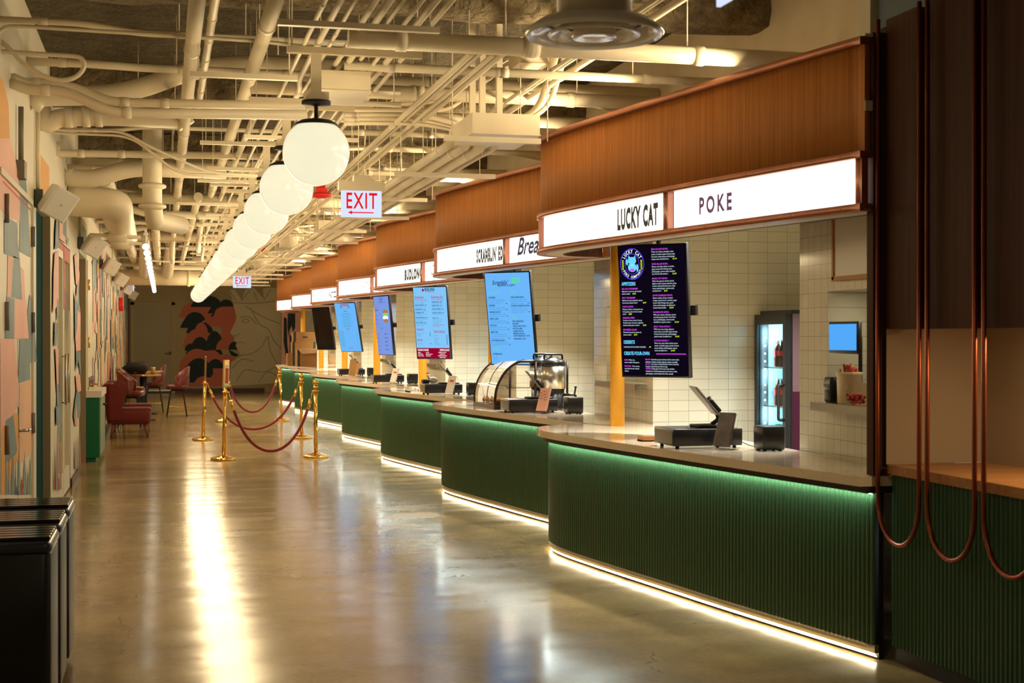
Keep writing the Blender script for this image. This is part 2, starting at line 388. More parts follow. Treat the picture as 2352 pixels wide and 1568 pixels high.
# ---- glazed double doors further along, window_1 and window_2
for k, (a, b_) in enumerate(((14.02, 14.96), (15.0, 15.93))):
    W_ = struct(MB().bb(LX - .05, LX - .045, a + .08, b_ - .08, .25, 2.4).build('window_%d' % (k + 1), mat('door_glass', (.42, .36, .2), .12)))
    fr = MB(); z0, z1 = .02, 2.54
    for (p0, p1) in ((a, a + .09), (b_ - .09, b_)): fr.bb(LX - .06, LX - .005, p0, p1, z0, z1)
    fr.bb(LX - .06, LX - .005, a + .09, b_ - .09, z0, .26).bb(LX - .06, LX - .005, a + .09, b_ - .09, 2.4, z1)
    fr.bb(LX - .048, LX - .02, (a + b_) / 2 - .012, (a + b_) / 2 + .012, .26, 2.4)
    fr.build('frame', 'lwall', W_)
    if k: MB().bb(LX - .004, LX, a + .0, b_, 2.4, 2.54).bb(LX - .004, LX, b_ - .09, b_, 1.9, 2.4).bb(LX - .004, LX, a, a + .09, 1.9, 2.4).build('painted_frame', 'pred', W_); MB().bb(LX - .044, LX - .04, a + .1, b_ - .1, 1.7, 2.1).build('painted_patch', 'navy', W_)
    else:
        MB().bb(LX - .004, LX, a, b_, 2.48, 2.54).build('painted_frame', 'pred', W_); MB().bb(LX - .044, LX - .04, a + .1, b_ - .1, .95, 1.35).build('painted_patch', 'navy', W_)
        MB().lathe([(.26, 0), (.26, .004)], (LX - .043, a + .5, .33), 20, rot=Matrix.Rotation(PI / 2, 3, 'Y')).build('painted_dot', 'pred', W_)
    MB().tube([(LX + .03, a + .2 if k else b_ - .2, .95), (LX + .03, a + .2 if k else b_ - .2, 1.45)], .01, 8).tube([(LX - .01, a + .2 if k else b_ - .2, .97), (LX + .03, a + .2 if k else b_ - .2, .97)], .008, 6).tube([(LX - .01, a + .2 if k else b_ - .2, 1.43), (LX + .03, a + .2 if k else b_ - .2, 1.43)], .008, 6).build('pull_handle', 'steel', W_)
d5 = struct(MB().bb(LX, LX + .02, 19.25, 20.4, 0, 2.62).build('door_5', 'lwall'))
for z in (.9, 1.55, 2.3): MB().tube([(LX + .03, 19.3, z - .07), (LX + .03, 19.3, z + .07)], .014, 8).build('hinge', 'brass', d5)
MB().tube([(LX + .02, 20.2, .98), (LX + .09, 20.2, .98), (LX + .09, 20.05, .98)], .012, 8).build('handle', 'brass', d5)

# ---- painted mural on the left wall (paint film, one mesh)
mm = MB(); MC = ['slate', 'pink', 'peach', 'orange', 'pred', 'navy', 'sage', 'lwall']
def patch(pts, c, lift=.0):
    q = [P(x, y) for x, y in pts]; ex = .0135 + lift
    mm.poly([(LX + ex + .001, p.y, max(.03, p.z)) for p in q], MC.index(c))
def za(l): return [(u / 3.735, 480 + v / 3.735) for u, v in l]
def zb(l): return [(u / 3.41, 180 + v / 3.41) for u, v in l]
def zc_(l): return [(u / 5.227, 860 + v / 5.227) for u, v in l]
patch(zb([(-40, -40), (10, 20), (50, 200), (60, 470), (-40, 470)]), 'orange')
patch(zb([(-40, 470), (60, 470), (105, 640), (130, 800), (145, 1120), (40, 1080), (-40, 1000)]), 'pink', .0004)
patch(zb([(130, 765), (185, 765), (203, 1010), (225, 1400), (200, 1390), (135, 1350), (140, 1000)]), 'slate', .0008)
patch(zb([(0, 812), (5, 800), (130, 930), (225, 1025), (222, 1032), (130, 945)]), 'pred', .0012)
patch(za([(15, 90), (60, 80), (125, 120), (135, 300), (150, 430), (95, 415), (15, 380)]), 'slate', .0010)
patch(za([(95, 400), (150, 430), (170, 780), (75, 750)]), 'slate', .0010)
patch(za([(35, 750), (105, 770), (100, 1110), (22, 1110)]), 'slate', .0010)
patch(za([(235, 730), (256, 770), (285, 1100), (298, 1310), (235, 1320), (232, 1110), (215, 900)]), 'slate', .0012)
patch(za([(150, 1115), (235, 1110), (240, 1460), (135, 1495)]), 'slate', .0010)
patch(za([(48, 385), (95, 400), (75, 750), (40, 750)]), 'pink', .0006)
patch(za([(105, 770), (205, 780), (230, 1110), (100, 1110)]), 'pink', .0006)
patch(za([(160, 500), (185, 520), (200, 780), (168, 780), (150, 600)]), 'pink', .0005)
patch(za([(-20, 1110), (100, 1115), (140, 1500), (130, 1700), (-20, 1900)]), 'pink', .0005)
patch(za([(150, 1495), (240, 1460), (240, 1640), (150, 1640)]), 'peach', .0004)
patch(zc_([(205, 150), (345, 60), (365, 570), (365, 930), (205, 1080)]), 'peach', .0003)
patch(zc_([(-20, 380), (190, 480), (200, 1000), (100, 1200), (30, 1440), (-20, 1440)]), 'orange', .0002)
patch(zc_([(35, 550), (130, 490), (175, 900), (160, 960), (35, 1070)]), 'slate', .0010)
for i in range(34):
    u = random.uniform(20, 340); v = random.uniform(860, 1150)
    patch(zc_([(u, v), (u + random.uniform(6, 12), 1440), (u - random.uniform(4, 10), 1440)]), random.choice(['slate', 'sage', 'sage', 'slate']), .0013 + i * 1e-5)
patch(zc_([(232, 1215), (250, 1440), (215, 1440)]), 'pred', .002)
patch(zc_([(170, 1330), (195, 1440), (150, 1440)]), 'navy', .002)
# stretch between the teal recess and the glazed doors, and on to the alcove
for l in [[(470, 70), (488, 80), (492, 330), (458, 350), (462, 180)], [(455, 960), (480, 980), (470, 1170), (450, 1170)], [(475, 760), (495, 800), (490, 940), (478, 960)]]: patch(za(l), 'slate', .001)
for l in [[(455, 380), (490, 360), (490, 800), (440, 900), (445, 560)], [(460, 1190), (485, 1200), (490, 1568), (475, 1568)]]: patch(za(l), 'pink', .0006)
for l in [[(495, 0), (528, 0), (525, 200), (550, 240), (555, 300), (495, 250)], [(650, 640), (680, 900), (680, 1210), (640, 1220), (630, 900)], [(625, 400), (650, 380), (672, 560), (665, 690), (640, 640)]]: patch(za(l), 'pink', .0006)
for l in [[(530, 20), (552, 0), (560, 230), (578, 260), (572, 320), (548, 240), (524, 210)], [(628, 690), (640, 760), (655, 820), (650, 1000), (632, 1150)], [(640, 1215), (678, 1215), (684, 1440), (660, 1300), (640, 1400)], [(655, 600), (664, 640), (672, 900), (655, 860)]]: patch(za(l), 'slate', .001)
for l in [[(650, 380), (715, 370), (715, 580), (655, 605)], [(672, 115), (684, 115), (692, 360), (668, 400)], [(698, 590), (720, 580), (718, 800), (695, 820)]]: patch(zc_(l), 'slate', .0012)
for l in [[(865, 500), (885, 300), (905, 180), (945, 230), (950, 410), (940, 520), (910, 520), (905, 340), (880, 580)]]: patch(zc_(l), 'slate', .0012)
for l in [[(890, 10), (945, 0), (958, 190), (905, 240)], [(885, 360), (910, 345), (925, 470), (905, 620), (880, 600)]]: patch(zc_(l), 'pink', .0010)
for i in range(26):
    u = random.choice([random.uniform(635, 712), random.uniform(870, 950)]); v = random.uniform(620, 900)
    bot = 1380 if u < 720 else 1130
    patch(zc_([(u, v), (u + 5, bot), (u - 5, bot)]), random.choice(['slate', 'sage', 'sage', 'pred']), .0015 + i * 1e-5)
# far stretch: tall narrow brush strokes, wall coordinates
def strokes(y0, y1, z0, z1, n, cols):
    for i in range(n):
        y = random.uniform(y0, y1); wd = random.uniform(.1, .75); z = random.uniform(z0, z1 - .3); h = random.uniform(.15, .9)
        y2 = min(y + wd, y1); sk = random.uniform(-.12, .12); z2 = min(z + h, z1)
        mm.poly([(LX + .004 + i * 4e-5, y, z), (LX + .004 + i * 4e-5, y2, z + sk * .5 + .02), (LX + .004 + i * 4e-5, y2, z2), (LX + .004 + i * 4e-5, y, z2 - .03 + sk * .3)], MC.index(random.choice(cols)))
strokes(20.45, 34.5, .15, 3.1, 300, ['pink', 'peach', 'pink', 'lwall', 'lwall', 'slate', 'slate', 'sage', 'orange', 'lwall', 'pink', 'pred'])
strokes(34.5, 41, .15, 3.1, 50, ['pink', 'slate', 'orange', 'sage'])
mm.bb(LX, LX + .006, 11.76, 13.0, 2.7, 3.1, 3)
mm.bb(LX, LX + .006, 17.55, 19.2, 2.62, 3.0, 6)
mm.build('mural', MC, wl)

# ---- far wall mural and door
fm = MB(); FC = ['dkclouds', 'salmon', 'bust', 'bustline', 'farwall']
def Q(u, v, lift): p = atY(400 + u / 4.9, 560 + v / 4.9, FY - .004 - lift); return (p.x, FY - .004 - lift, p.z)
lf = [0.0]
def shape(pts, c, cur=0):
    lf[0] += .0006; l = lf[0]
    if cur: pts = [tuple(p) for p in catmull([(a, b, 0) for a, b in pts], cur)]
    fm.poly([Q(p[0], p[1], l) for p in pts], FC.index(c))
def dome(cx, base, hw, h, c, a0=0, a1=180):
    shape([(cx + hw * math.cos(math.radians(a)), base - h * math.sin(math.radians(a))) for a in range(a0, a1 + 1, 9)], c)
shape([(110, 700), (190, 655), (480, 640), (690, 700), (720, 870), (640, 930), (300, 830), (45, 830)], 'salmon')
shape([(300, 885), (330, 830), (680, 800), (690, 880), (620, 960), (560, 930), (370, 930)], 'salmon')
dome(575, 900, 150, 200, 'salmon'); shape([(430, 890), (720, 890), (640, 1000), (690, 1110), (470, 1190), (540, 960)], 'salmon')
dome(300, 1120, 190, 165, 'salmon'); shape([(95, 1135), (150, 1070), (560, 1080), (560, 1180), (300, 1200), (130, 1180)], 'salmon')
dome(250, 1400, 190, 190, 'salmon'); dome(420, 1400, 150, 220, 'salmon'); dome(590, 1420, 130, 180, 'salmon')
shape([(60, 1400), (700, 1400), (700, 1600), (60, 1600)], 'salmon')
dome(400, 710, 135, 125, 'dkclouds'); dome(280, 710, 92, 75, 'dkclouds'); dome(585, 705, 80, 80, 'dkclouds'); shape([(375, 780), (420, 705), (600, 660), (470, 740), (440, 820), (412, 820), (430, 780)], 'dkclouds')
dome(235, 945, 140, 180, 'dkclouds'); shape([(65, 945), (100, 870), (160, 860), (200, 945)], 'dkclouds'); dome(290, 1000, 150, 120, 'dkclouds'); shape([(135, 1005), (150, 960), (460, 933), (240, 960), (200, 1005)], 'dkclouds')
dome(305, 1010, 75, 125, 'salmon'); shape([(370, 830), (300, 885), (380, 885), (420, 800)], 'salmon')
dome(250, 1090, 110, 130, 'salmon')
dome(455, 1190, 100, 210, 'dkclouds', 10, 170); dome(290, 1200, 100, 155, 'dkclouds'); dome(190, 1200, 72, 80, 'dkclouds'); dome(170, 1245, 40, 50, 'dkclouds'); dome(430, 1195, 60, 90, 'dkclouds'); dome(500, 1245, 45, 60, 'dkclouds')
dome(560, 1190, 90, 120, 'salmon')
dome(675, 1190, 65, 90, 'dkclouds'); shape([(610, 1185), (730, 1250), (690, 1270), (640, 1250)], 'dkclouds')
dome(260, 1320, 150, 140, 'salmon', 0, 180); dome(430, 1320, 110, 120, 'salmon')
dome(280, 1500, 165, 215, 'dkclouds'); dome(465, 1400, 90, 105, 'dkclouds'); shape([(170, 1490), (440, 1400), (420, 1480), (330, 1560), (175, 1560)], 'dkclouds')
dome(520, 1560, 110, 150, 'salmon'); dome(330, 1600, 110, 110, 'salmon')
# stone head in profile
shape([(610, 520), (680, 510), (740, 600), (760, 640), (800, 510), (900, 490), (960, 560), (1010, 620), (1000, 500), (1080, 490), (1160, 500), (1240, 560), (1280, 800), (1280, 1560), (620, 1600), (640, 1330), (760, 1260), (738, 1236), (712, 1180), (692, 1145), (702, 1112), (676, 1088), (684, 1045), (652, 1028), (630, 1000), (690, 872), (702, 830), (668, 685), (650, 600)], 'bust')
def line(pts, wd=11):
    lf[0] += .0002; q = catmull([(a, b, 0) for a, b in pts], 6); L1 = offset([Vector((p.x, p.y)) for p in q], wd / 2); L2 = offset([Vector((p.x, p.y)) for p in q], -wd / 2)
    for i in range(len(q) - 1): fm.poly([Q(*L1[i], lf[0]), Q(*L1[i + 1], lf[0]), Q(*L2[i + 1], lf[0]), Q(*L2[i], lf[0])], 3)
for l in [[(660, 662), (900, 668), (1150, 640)], [(740, 830), (800, 815), (860, 830), (930, 900)], [(755, 870), (800, 845), (850, 865), (800, 885), (755, 870)], [(660, 1020), (700, 1035), (735, 1000)], [(700, 1112), (760, 1105), (790, 1120)], [(740, 1250), (850, 1240), (970, 1170), (1050, 1040)], [(860, 720), (960, 900), (1060, 960), (1130, 1100), (1240, 1200)], [(800, 700), (1000, 820), (1200, 900)], [(1060, 1040), (1080, 1200), (1180, 1380)], [(650, 1400), (760, 1300), (900, 1320)], [(700, 1540), (800, 1420), (1000, 1440), (1150, 1380)], [(620, 520), (700, 640)], [(760, 640), (850, 520)], [(1010, 630), (1090, 510)], [(900, 540), (940, 650)], [(950, 1560), (1050, 1440), (1180, 1500)]]: line(l)
fm.build('mural', FC, wf)
fd = atY(300, 700, FY); fd2 = atY(398, 700, FY)
d6 = struct(MB().bb(fd.x + .1, fd2.x - .05, FY - .03, FY, .05, fd.z).build('door_6', mat('far_door_paint', (.42, .36, .22), .5)))
mb = MB().bb(fd.x, fd.x + .1, FY - .05, FY, 0, fd.z + .08).bb(fd2.x - .05, fd2.x + .05, FY - .05, FY, 0, fd.z + .08).bb(fd.x, fd2.x + .05, FY - .05, FY, fd.z, fd.z + .08); mb.build('frame', 'farwall', d6)
MB().bb(fd.x + .12, fd2.x - .07, FY - .045, FY - .03, .06, .09).build('threshold', 'steel', d6)
h = atY(390, 811, FY - .03); MB().tube([(h.x, FY - .03, h.z), (h.x, FY - .1, h.z), (h.x - .13, FY - .1, h.z)], .02, 8).sphere((h.x, FY - .04, h.z), .05).build('handle', 'steel', d6)
MB().bb(LX, LX + .05, 41.4, 41.6, 0, 2.7).build('column', 'maroon', wl)
tag(MB().rbox((LX + .05, 33.0, 2.35), (.1, .22, .3), .02).build('alarm_pull_station', ['red']), 'small red and white alarm box high on the left mural wall near its far end', 'alarm')
# painted return wall beyond the last stall
mb = MB(); mb.bb(3.28, 3.8, 40.95, 41.1, 0, 3.2, 1)
for pts in ([(3.34, 2.2), (3.42, 2.15), (3.44, 1.4), (3.5, .9), (3.42, .95), (3.33, 1.5)], [(3.45, 2.3), (3.66, 2.3), (3.66, 1.9), (3.6, 1.75), (3.56, 1.95), (3.5, 1.8), (3.48, 1.6), (3.44, 1.9)], [(3.5, 1.7), (3.6, 1.6), (3.68, 1.62), (3.7, 1.3), (3.62, 1.35), (3.58, 1.0), (3.5, 1.2)]):
    mb.poly([(x, 40.946, z) for x, z in pts], 0)
struct(mb.build('wall_return', ['dkclouds', 'pink']))
struct(MB().bb(3.8, 6.3, 40.87, 41.0, 0, 2.75).build('wall_divider', 'tileX'))

# ------------------------------------------------------------ stall fronts
FRONT = [(3.37, 6.47), (3.235, 7.15), (3.10, 7.85), (2.97, 8.6), (2.875, 9.15), (2.795, 9.65), (2.748, 10.0), (2.738, 10.3), (2.79, 10.57), (2.92, 10.79), (3.1, 10.89), (3.33, 10.92)]
CUR = [Vector((p.x, p.y)) for p in catmull([(a, b, 0) for a, b in FRONT], 8)]
CURF = resample(CUR, .03)
ORD = ['nearest', 'second nearest', 'third nearest', 'fourth nearest', 'fifth nearest', 'sixth nearest', 'farthest']
NAMES = {0: 'LUCKY CAT and POKE', 1: 'SCRAMBLIN EDS', 2: 'BUDLONG', 3: 'faint', 4: 'PASTIZZA', 5: '', 6: ''}
BAYD = ['beside the copper pipes', 'with the pastry case', 'under the screen with a red band', 'under the narrow turned screen', 'with the paper bag stand', 'under the switched-off screen', 'with cardboard boxes']
SW = emat('sign_white', (1, .97, .9), 3.0)
LEDG = emat('led_under_counter', (.86, 1.0, .95), 65); LEDW = emat('led_toe_kick', (1, .86, .55), 16)
front_cache = {}
def arclen(pts):
    s = [0]
    for a, b in zip(pts, pts[1:]): s.append(s[-1] + (b - a).length)
    return s
def on_curve(pts, S_, s):
    s = max(0, min(S_[-1] - 1e-4, s))
    for i in range(len(S_) - 1):
        if S_[i + 1] >= s: break
    t = (s - S_[i]) / (S_[i + 1] - S_[i]); return pts[i].lerp(pts[i + 1], t)
BOARD = offset(CUR, .045); BS = arclen(BOARD)
def s_at_y(y):
    for i in range(len(BOARD)):
        if BOARD[i].y >= y: return BS[i - 1] + (BS[i] - BS[i - 1]) * (y - BOARD[i - 1].y) / (BOARD[i].y - BOARD[i - 1].y)
def sub(pts, S_, s0, s1, step=.06):
    n = max(2, int((s1 - s0) / step)); return [on_curve(pts, S_, s0 + (s1 - s0) * i / n) for i in range(n + 1)]

def make_counter():
    r = thing('stall_counter', '', 'counter')
    # quartz slab
    out = CUR[:]; poly = [(p.x, p.y) for p in out] + [(3.345, 10.765), (3.79, 10.765), (3.79, 6.475)]
    MB().prism(poly, .875, .925).build('worktop', 'slab', r)
    inn = offset(CUR, .048); poly = [(p.x, p.y) for p in inn if p.y < 10.9 and p.x < 3.36 or p.y < 7] + [(3.36, 10.76), (3.78, 10.76), (3.78, 6.48)]
    MB().prism(poly, .838, .874).build('under_board', 'blackrail', r)
    # fluted skin
    base = resample(offset(CUR, .10), .035); mb = MB(); pts = []
    for i in range(len(base) - 1):
        a, b = base[i], base[i + 1]; t = (b - a); L_ = t.length; t.normalize(); nrm = Vector((-t.y, t.x))
        for k in range(7):
            x = k / 7; pts.append(a + t * L_ * x + nrm * (.011 * math.sqrt(max(0, 1 - (2 * x - 1) ** 2 * .999)) if k else 0))
    pts.append(base[-1]); mb.strip(pts, .077, .838); mb.build('fluted_front', 'green', r)
    A = offset(CUR, .12); mb = MB(); mb.shell(A, offset(CUR, .15), .0, .838); mb.build('backing', 'matte', r)
    A = offset(CUR, .095)
    MB().shell(A, offset(CUR, .119), .034, .077).build('toe_rail', 'toe', r)
    A = offset(CUR, .097); mb = MB(); n = len(A); B = offset(CUR, .108)
    for i in range(n - 1): mb.poly([(*A[i], .033), (*B[i], .016), (*B[i + 1], .016), (*A[i + 1], .033)])
    mb.build('toe_light', LEDW, r)
    A = offset(CUR, .066); B = offset(CUR, .080); mb = MB()
    for i in range(n - 1): mb.poly([(*A[i], .836), (*B[i], .836), (*B[i + 1], .836), (*A[i + 1], .836)])
    mb.build('counter_light', LEDG, r)
    return r
def make_fascia():
    r = thing('stall_fascia', '', 'fascia')
    wA = offset(CUR, .03); wB = offset(CUR, .06)
    MB().shell(wA, wB, 2.55, 3.08).build('wood_panel', 'wood', r)
    r0 = CUR; r1 = offset(CUR, .07)
    for z0, z1 in ((3.08, 3.12), (2.515, 2.55), (2.25, 2.288)):
        mb = MB().shell(r0, r1, z0, z1)
        S0 = arclen(CUR); s = .15
        if z0 < 3:
            o2 = offset(CUR, -.0006)
            while s < S0[-1] - .1:
                p = on_curve(o2, arclen(o2), s); q = on_curve(o2, arclen(o2), s + .006); zz = (z0 + z1) / 2
                mb.poly([(p.x, p.y, zz - .004), (q.x, q.y, zz - .004), (q.x, q.y, zz + .004), (p.x, p.y, zz + .004)], 1); s += .42
        mb.build('rail', ['copper', 'matte'], r)
    # sign boards and copper posts
    e = BS[-1]; sd = s_at_y(8.33); st = s_at_y(10.36)
    MB().shell(sub(BOARD, BS, .05, sd - .03), offset(sub(BOARD, BS, .05, sd - .03), .02), 2.288, 2.515).build('sign_board', SW, r)
    MB().shell(sub(BOARD, BS, sd + .03, st), offset(sub(BOARD, BS, sd + .03, st), .02), 2.288, 2.515).build('sign_board', SW, r)
    MB().shell(sub(BOARD, BS, st + .06, e), offset(sub(BOARD, BS, st + .06, e), .02), 2.288, 2.515).build('sign_board', SW, r)
    op = offset(CUR, .012); OS = arclen(op)
    for s0, s1 in ((0, .05), (sd - .03, sd + .03), (st, st + .05)):
        k = OS[-1] / BS[-1]; A = sub(op, OS, s0 * k, s1 * k, .03); MB().shell(A, offset(A, .04), 2.288, 2.515).build('post', 'copper', r)
    # underside lip and inner drum
    A = offset(CUR, .03); B = offset(CUR, .2); MB().shell(A, B, 2.252, 2.262).build('soffit', 'offwhite', r)
    A = offset(CUR, .2); MB().shell(A, offset(CUR, .22), 2.25, 2.75).build('inner_drum', 'darkwood', r)
    return r
C0 = make_counter(); F0 = make_fascia()
def sign_text(body, cap, y0, y1, zc, ink, name, k, bold=.02, cs=1.1, shear=0, parent=None):
    """lettering of cap height cap spanning bay-local y0 (left end) to y1 (right end) along the curved board"""
    size = cap / .7; g = textgeo(body, size, 'LEFT', bold, 1, 1, shear, cs); out = offset(BOARD, -.004); OS = arclen(out); mb = MB()
    xs_ = [v[0] for v in g[0]]; x0, x1 = min(xs_), max(xs_); kk = OS[-1] / BS[-1]; s0, s1 = s_at_y(y0) * kk, s_at_y(y1) * kk; sc = (s0 - s1) / (x1 - x0)
    def fn(x, y): p = on_curve(out, OS, s0 - (x - x0) * sc); return (p.x, p.y + k * D, zc + y)
    put_text(mb, g, fn); o = mb.build(name, ink); o.parent = parent; o.matrix_parent_inverse = Matrix.Translation((0, -k * D, 0)); return o
for k in range(NB):
    c = C0 if k == 0 else dup(C0); f = F0 if k == 0 else dup(F0)
    c.location.y = f.location.y = k * D
    c['label'] = 'green fluted counter %s, %s in the row' % (BAYD[k], ORD[k]); c['category'] = 'counter'; c['group'] = 'stall counters along the right'
    nm = NAMES[k]; f['label'] = ('curved wooden fascia, white sign %s, %s in the row' % (('reading ' + nm) if nm and k != 3 else ('with faint pale lettering' if k == 3 else 'without lettering'), ORD[k]))
    f['category'] = 'sign'; f['group'] = 'stall fascias along the right'
sign_text('LUCKY CAT', .125, 9.03, 8.49, 2.338, 'inkblack', 'lettering', 0, .06, 1.15, parent=F0)
sign_text('POKE', .095, 8.0, 7.65, 2.357, 'inkpurple', 'lettering', 0, .04, 1.4, parent=F0)
fs = {}
for o in COL.objects:
    if o.name.startswith('stall_fascia'): fs[round(o.location.y / D)] = o
sign_text("SCRAMBLIN' EDS", .115, 9.08, 8.40, 2.340, 'inkblack', 'lettering', 1, .07, 1.2, parent=fs[1])
sign_text('Breakfast', .15, 8.12, 7.2, 2.36, 'inkblue', 'lettering', 1, .025, 1.0, .35, parent=fs[1])
sign_text('BUDLONG', .115, 9.03, 8.40, 2.340, 'inkblack', 'lettering', 2, .08, 1.2, parent=fs[2])
sign_text('Chicken', .12, 8.1, 7.5, 2.36, mat('faint_ink', (.6, .5, .45), .6), 'lettering', 2, -.004, 1, .3, parent=fs[2])
sign_text('KRAFTED', .115, 9.0, 8.40, 2.345, mat('faint_ink', (.6, .5, .45), .6), 'lettering', 3, .01, 1.3, parent=fs[3])
sign_text('PASTIZZA', .10, 8.95, 8.40, 2.345, 'inkblack', 'lettering', 4, .05, 1.1, parent=fs[4])

# added warm fill lamps on fascia tops, with invented strip housings, brightening the hall
cs_ = MB()
for yy in (7.3, 9.2): cs_.box((3.27 - (yy - 7.3) * .17, yy, 3.126), (.05, 1.7, .012), math.radians(10))
for k in range(NB):
    if k == 0: c0 = cs_.build('added_strip', 'white', fs[0])
    else: dup(c0, fs[k])
    for yy in (7.3, 9.2):
        light('AREA', 'fill_lamp', (3.24 - (yy - 7.3) * .17, yy, 3.14), 31, (1, .79, .47), fs[k], .05, 1.7, rot=(0, math.radians(128), 0))
# stall walls
for k in range(NB):
    y = k * D
    struct(MB().bb(3.8, 6.3, y + 10.77, y + 10.90, 0, 2.75).build('wall_divider', 'tileX'))
    # pier with pass window
    mb = MB(); X0, X1 = 3.8, 3.98; a, b_ = y + (6.60), y + 8.07; n0, n1 = y + 6.70, y + 7.69
    mb.bb(X0, X1, a, b_, 0, 1.24).bb(X0, X1, a, b_, 1.89, 2.75).bb(X0, X1, n1, b_, 1.24, 1.89).bb(X0, X1, a, n0, 1.24, 1.89)
    mb.bb(X1 + .10, X1 + .12, n0 - .05, n1 + .05, 1.1, 2.05)
    mb.poly([(X1 + .10, n1, 1.24), (X1, n1, 1.24), (X1, n1, 1.89), (X1 + .10, n1, 1.89)])
    wp = struct(mb.build('wall_pier', 'tileY'))
    if k < 2: light('AREA', 'niche_lamp', (3.93, y + 7.2, 1.885), 1.6, (1, .85, .6), wp, .08, .5)  # added fill lamp that brightens the pier niche, no real fitting there
    if k < 5:
        tag(MB().bb(3.70, 3.80, y + 6.62, y + 7.72, 1.225, 1.24).bb(3.8, 4.0, y + 6.702, y + 7.688, 1.2405, 1.244).bb(3.70, 3.71, y + 6.62, y + 7.72, 1.19, 1.225).build('pass_shelf', 'steel'), 'brushed steel pass shelf on the tiled pier of the %s stall' % ORD[k], 'shelf', 'steel shelves on the tiled piers')
    c = thing('column', 'yellow-orange round column standing on the %s counter' % ORD[k], 'column', (3.45, 10.61 + y, 0), group='yellow columns between the stalls')
    MB().tube([(0, 0, .925), (0, 0, 2.75)], .057, 24).build('shaft', 'yellow', c)
# framed hatch panel in nearest stall
t = thing('hatch_panel', 'white wall panel with an orange wooden frame above the pass window', 'panel', (3.79, 7.1, 1.85))
MB().bb(-.015, .008, -.45, .455, .12, .78).build('panel', 'white', t)
MB().bb(-.022, .008, .455, .48, .1, .78).bb(-.022, .008, -.45, .48, .095, .12).build('frame', mat('orange_wood', (.42, .17, .03), .5), t)
for k in range(NB):
    for (x, yy, e, wh) in ((3.85, 9.5, 60, 'above the counter'), (4.9, 9.2, 70, 'deep inside'), (3.95, 8.3, 15, 'by the pier')):
        t = thing('downlight', 'recessed round downlight %s in the %s stall' % (wh, ORD[k]), 'light', (x, yy + k * D, 2.746), group='recessed stall downlights')
        MB().lathe([(.06, 0), (.075, -.006), (.075, .004)], (0, 0, -.0), 20).build('rim', 'white', t)
        light('AREA', 'lamp', (0, 0, -.02), e, (1, .97, .86), t, .14).data.spread = math.radians(95)
# ------------------------------------------------------------ dark walnut end wall with copper hoops
t = thing('walnut_end_wall', 'dark walnut end wall with a beige niche and wood ledge at the right edge', 'wall panel')
MB().bb(3.44, 3.56, 6.465, 6.53, .928, 3.14).build('end_post', 'darkwood', t)
for i, (a, b_) in enumerate(((6.15, 6.445), (5.66, 6.026), (5.18, 5.554), (4.71, 5.08), (4.24, 4.61))):
    MB().bb(3.50, 3.56, a, b_, 1.66, 3.2).build('upper_panel', 'darkwood', t)
MB().bb(3.56, 3.62, 3.6, 6.43, 1.66, 3.2).build('back_panel', 'darkwood', t)
MB().bb(3.5, 4.2, 3.6, 6.43, .94, .986).build('ledge', 'shelfwood', t)
MB().poly([(4.05, 6.43, .986), (4.05, 5.85, .986), (4.05, 5.85, 1.75), (4.05, 6.43, 1.75)]).poly([(3.50, 6.44, .986), (4.05, 6.44, .986), (4.05, 6.44, 1.75), (3.50, 6.44, 1.75)]).poly([(4.05, 5.85, .986), (4.2, 3.6, .986), (4.2, 3.6, 1.75), (4.05, 5.85, 1.75)]).build('niche', 'beigewall', t)
MB().bb(3.625, 4.2, 3.6, 6.43, 1.75, 1.78).build('niche_top', 'beigewall', t)
pts = []
y = 6.44
while y > 3.6:
    for k in range(6): pts.append((3.535 - .011 * math.sin(PI * k / 6), y - .035 * k / 6))
    y -= .035
MB().strip(pts, .085, .94).build('fluted_front', 'dgreen', t)
MB().bb(3.55, 3.6, 3.6, 6.44, 0, .94).build('backing', 'matte', t)
MB().bb(3.60, 3.62, 3.6, 6.45, 0.01, .085).build('toe_board', 'toe', t)
light('AREA', 'niche_lamp', (3.9, 5.3, 1.745), 9, (1, .72, .38), t, .1, .3)
hp = []
for i in range(0, 17): a = PI * i / 16; hp.append((3.458, 6.25 + .2 * math.cos(a), .86 - .25 * math.sin(a) ** .9))
path = [(3.458, 6.45 - .0, 3.2)] + hp + [(3.458, 6.05, 3.2)]
hoops = []
for i in range(5):
    o = MB().tube([(x, yy - i * .472, z) for x, yy, z in path], .0115, 12).build('copper_hoop', 'pipe_copper')
    tag(o, 'copper pipe hoop hanging down the walnut wall, %s from the counter end' % ['first', 'second', 'third', 'fourth', 'fifth'][i], 'pipe', 'copper hoops on the walnut wall')
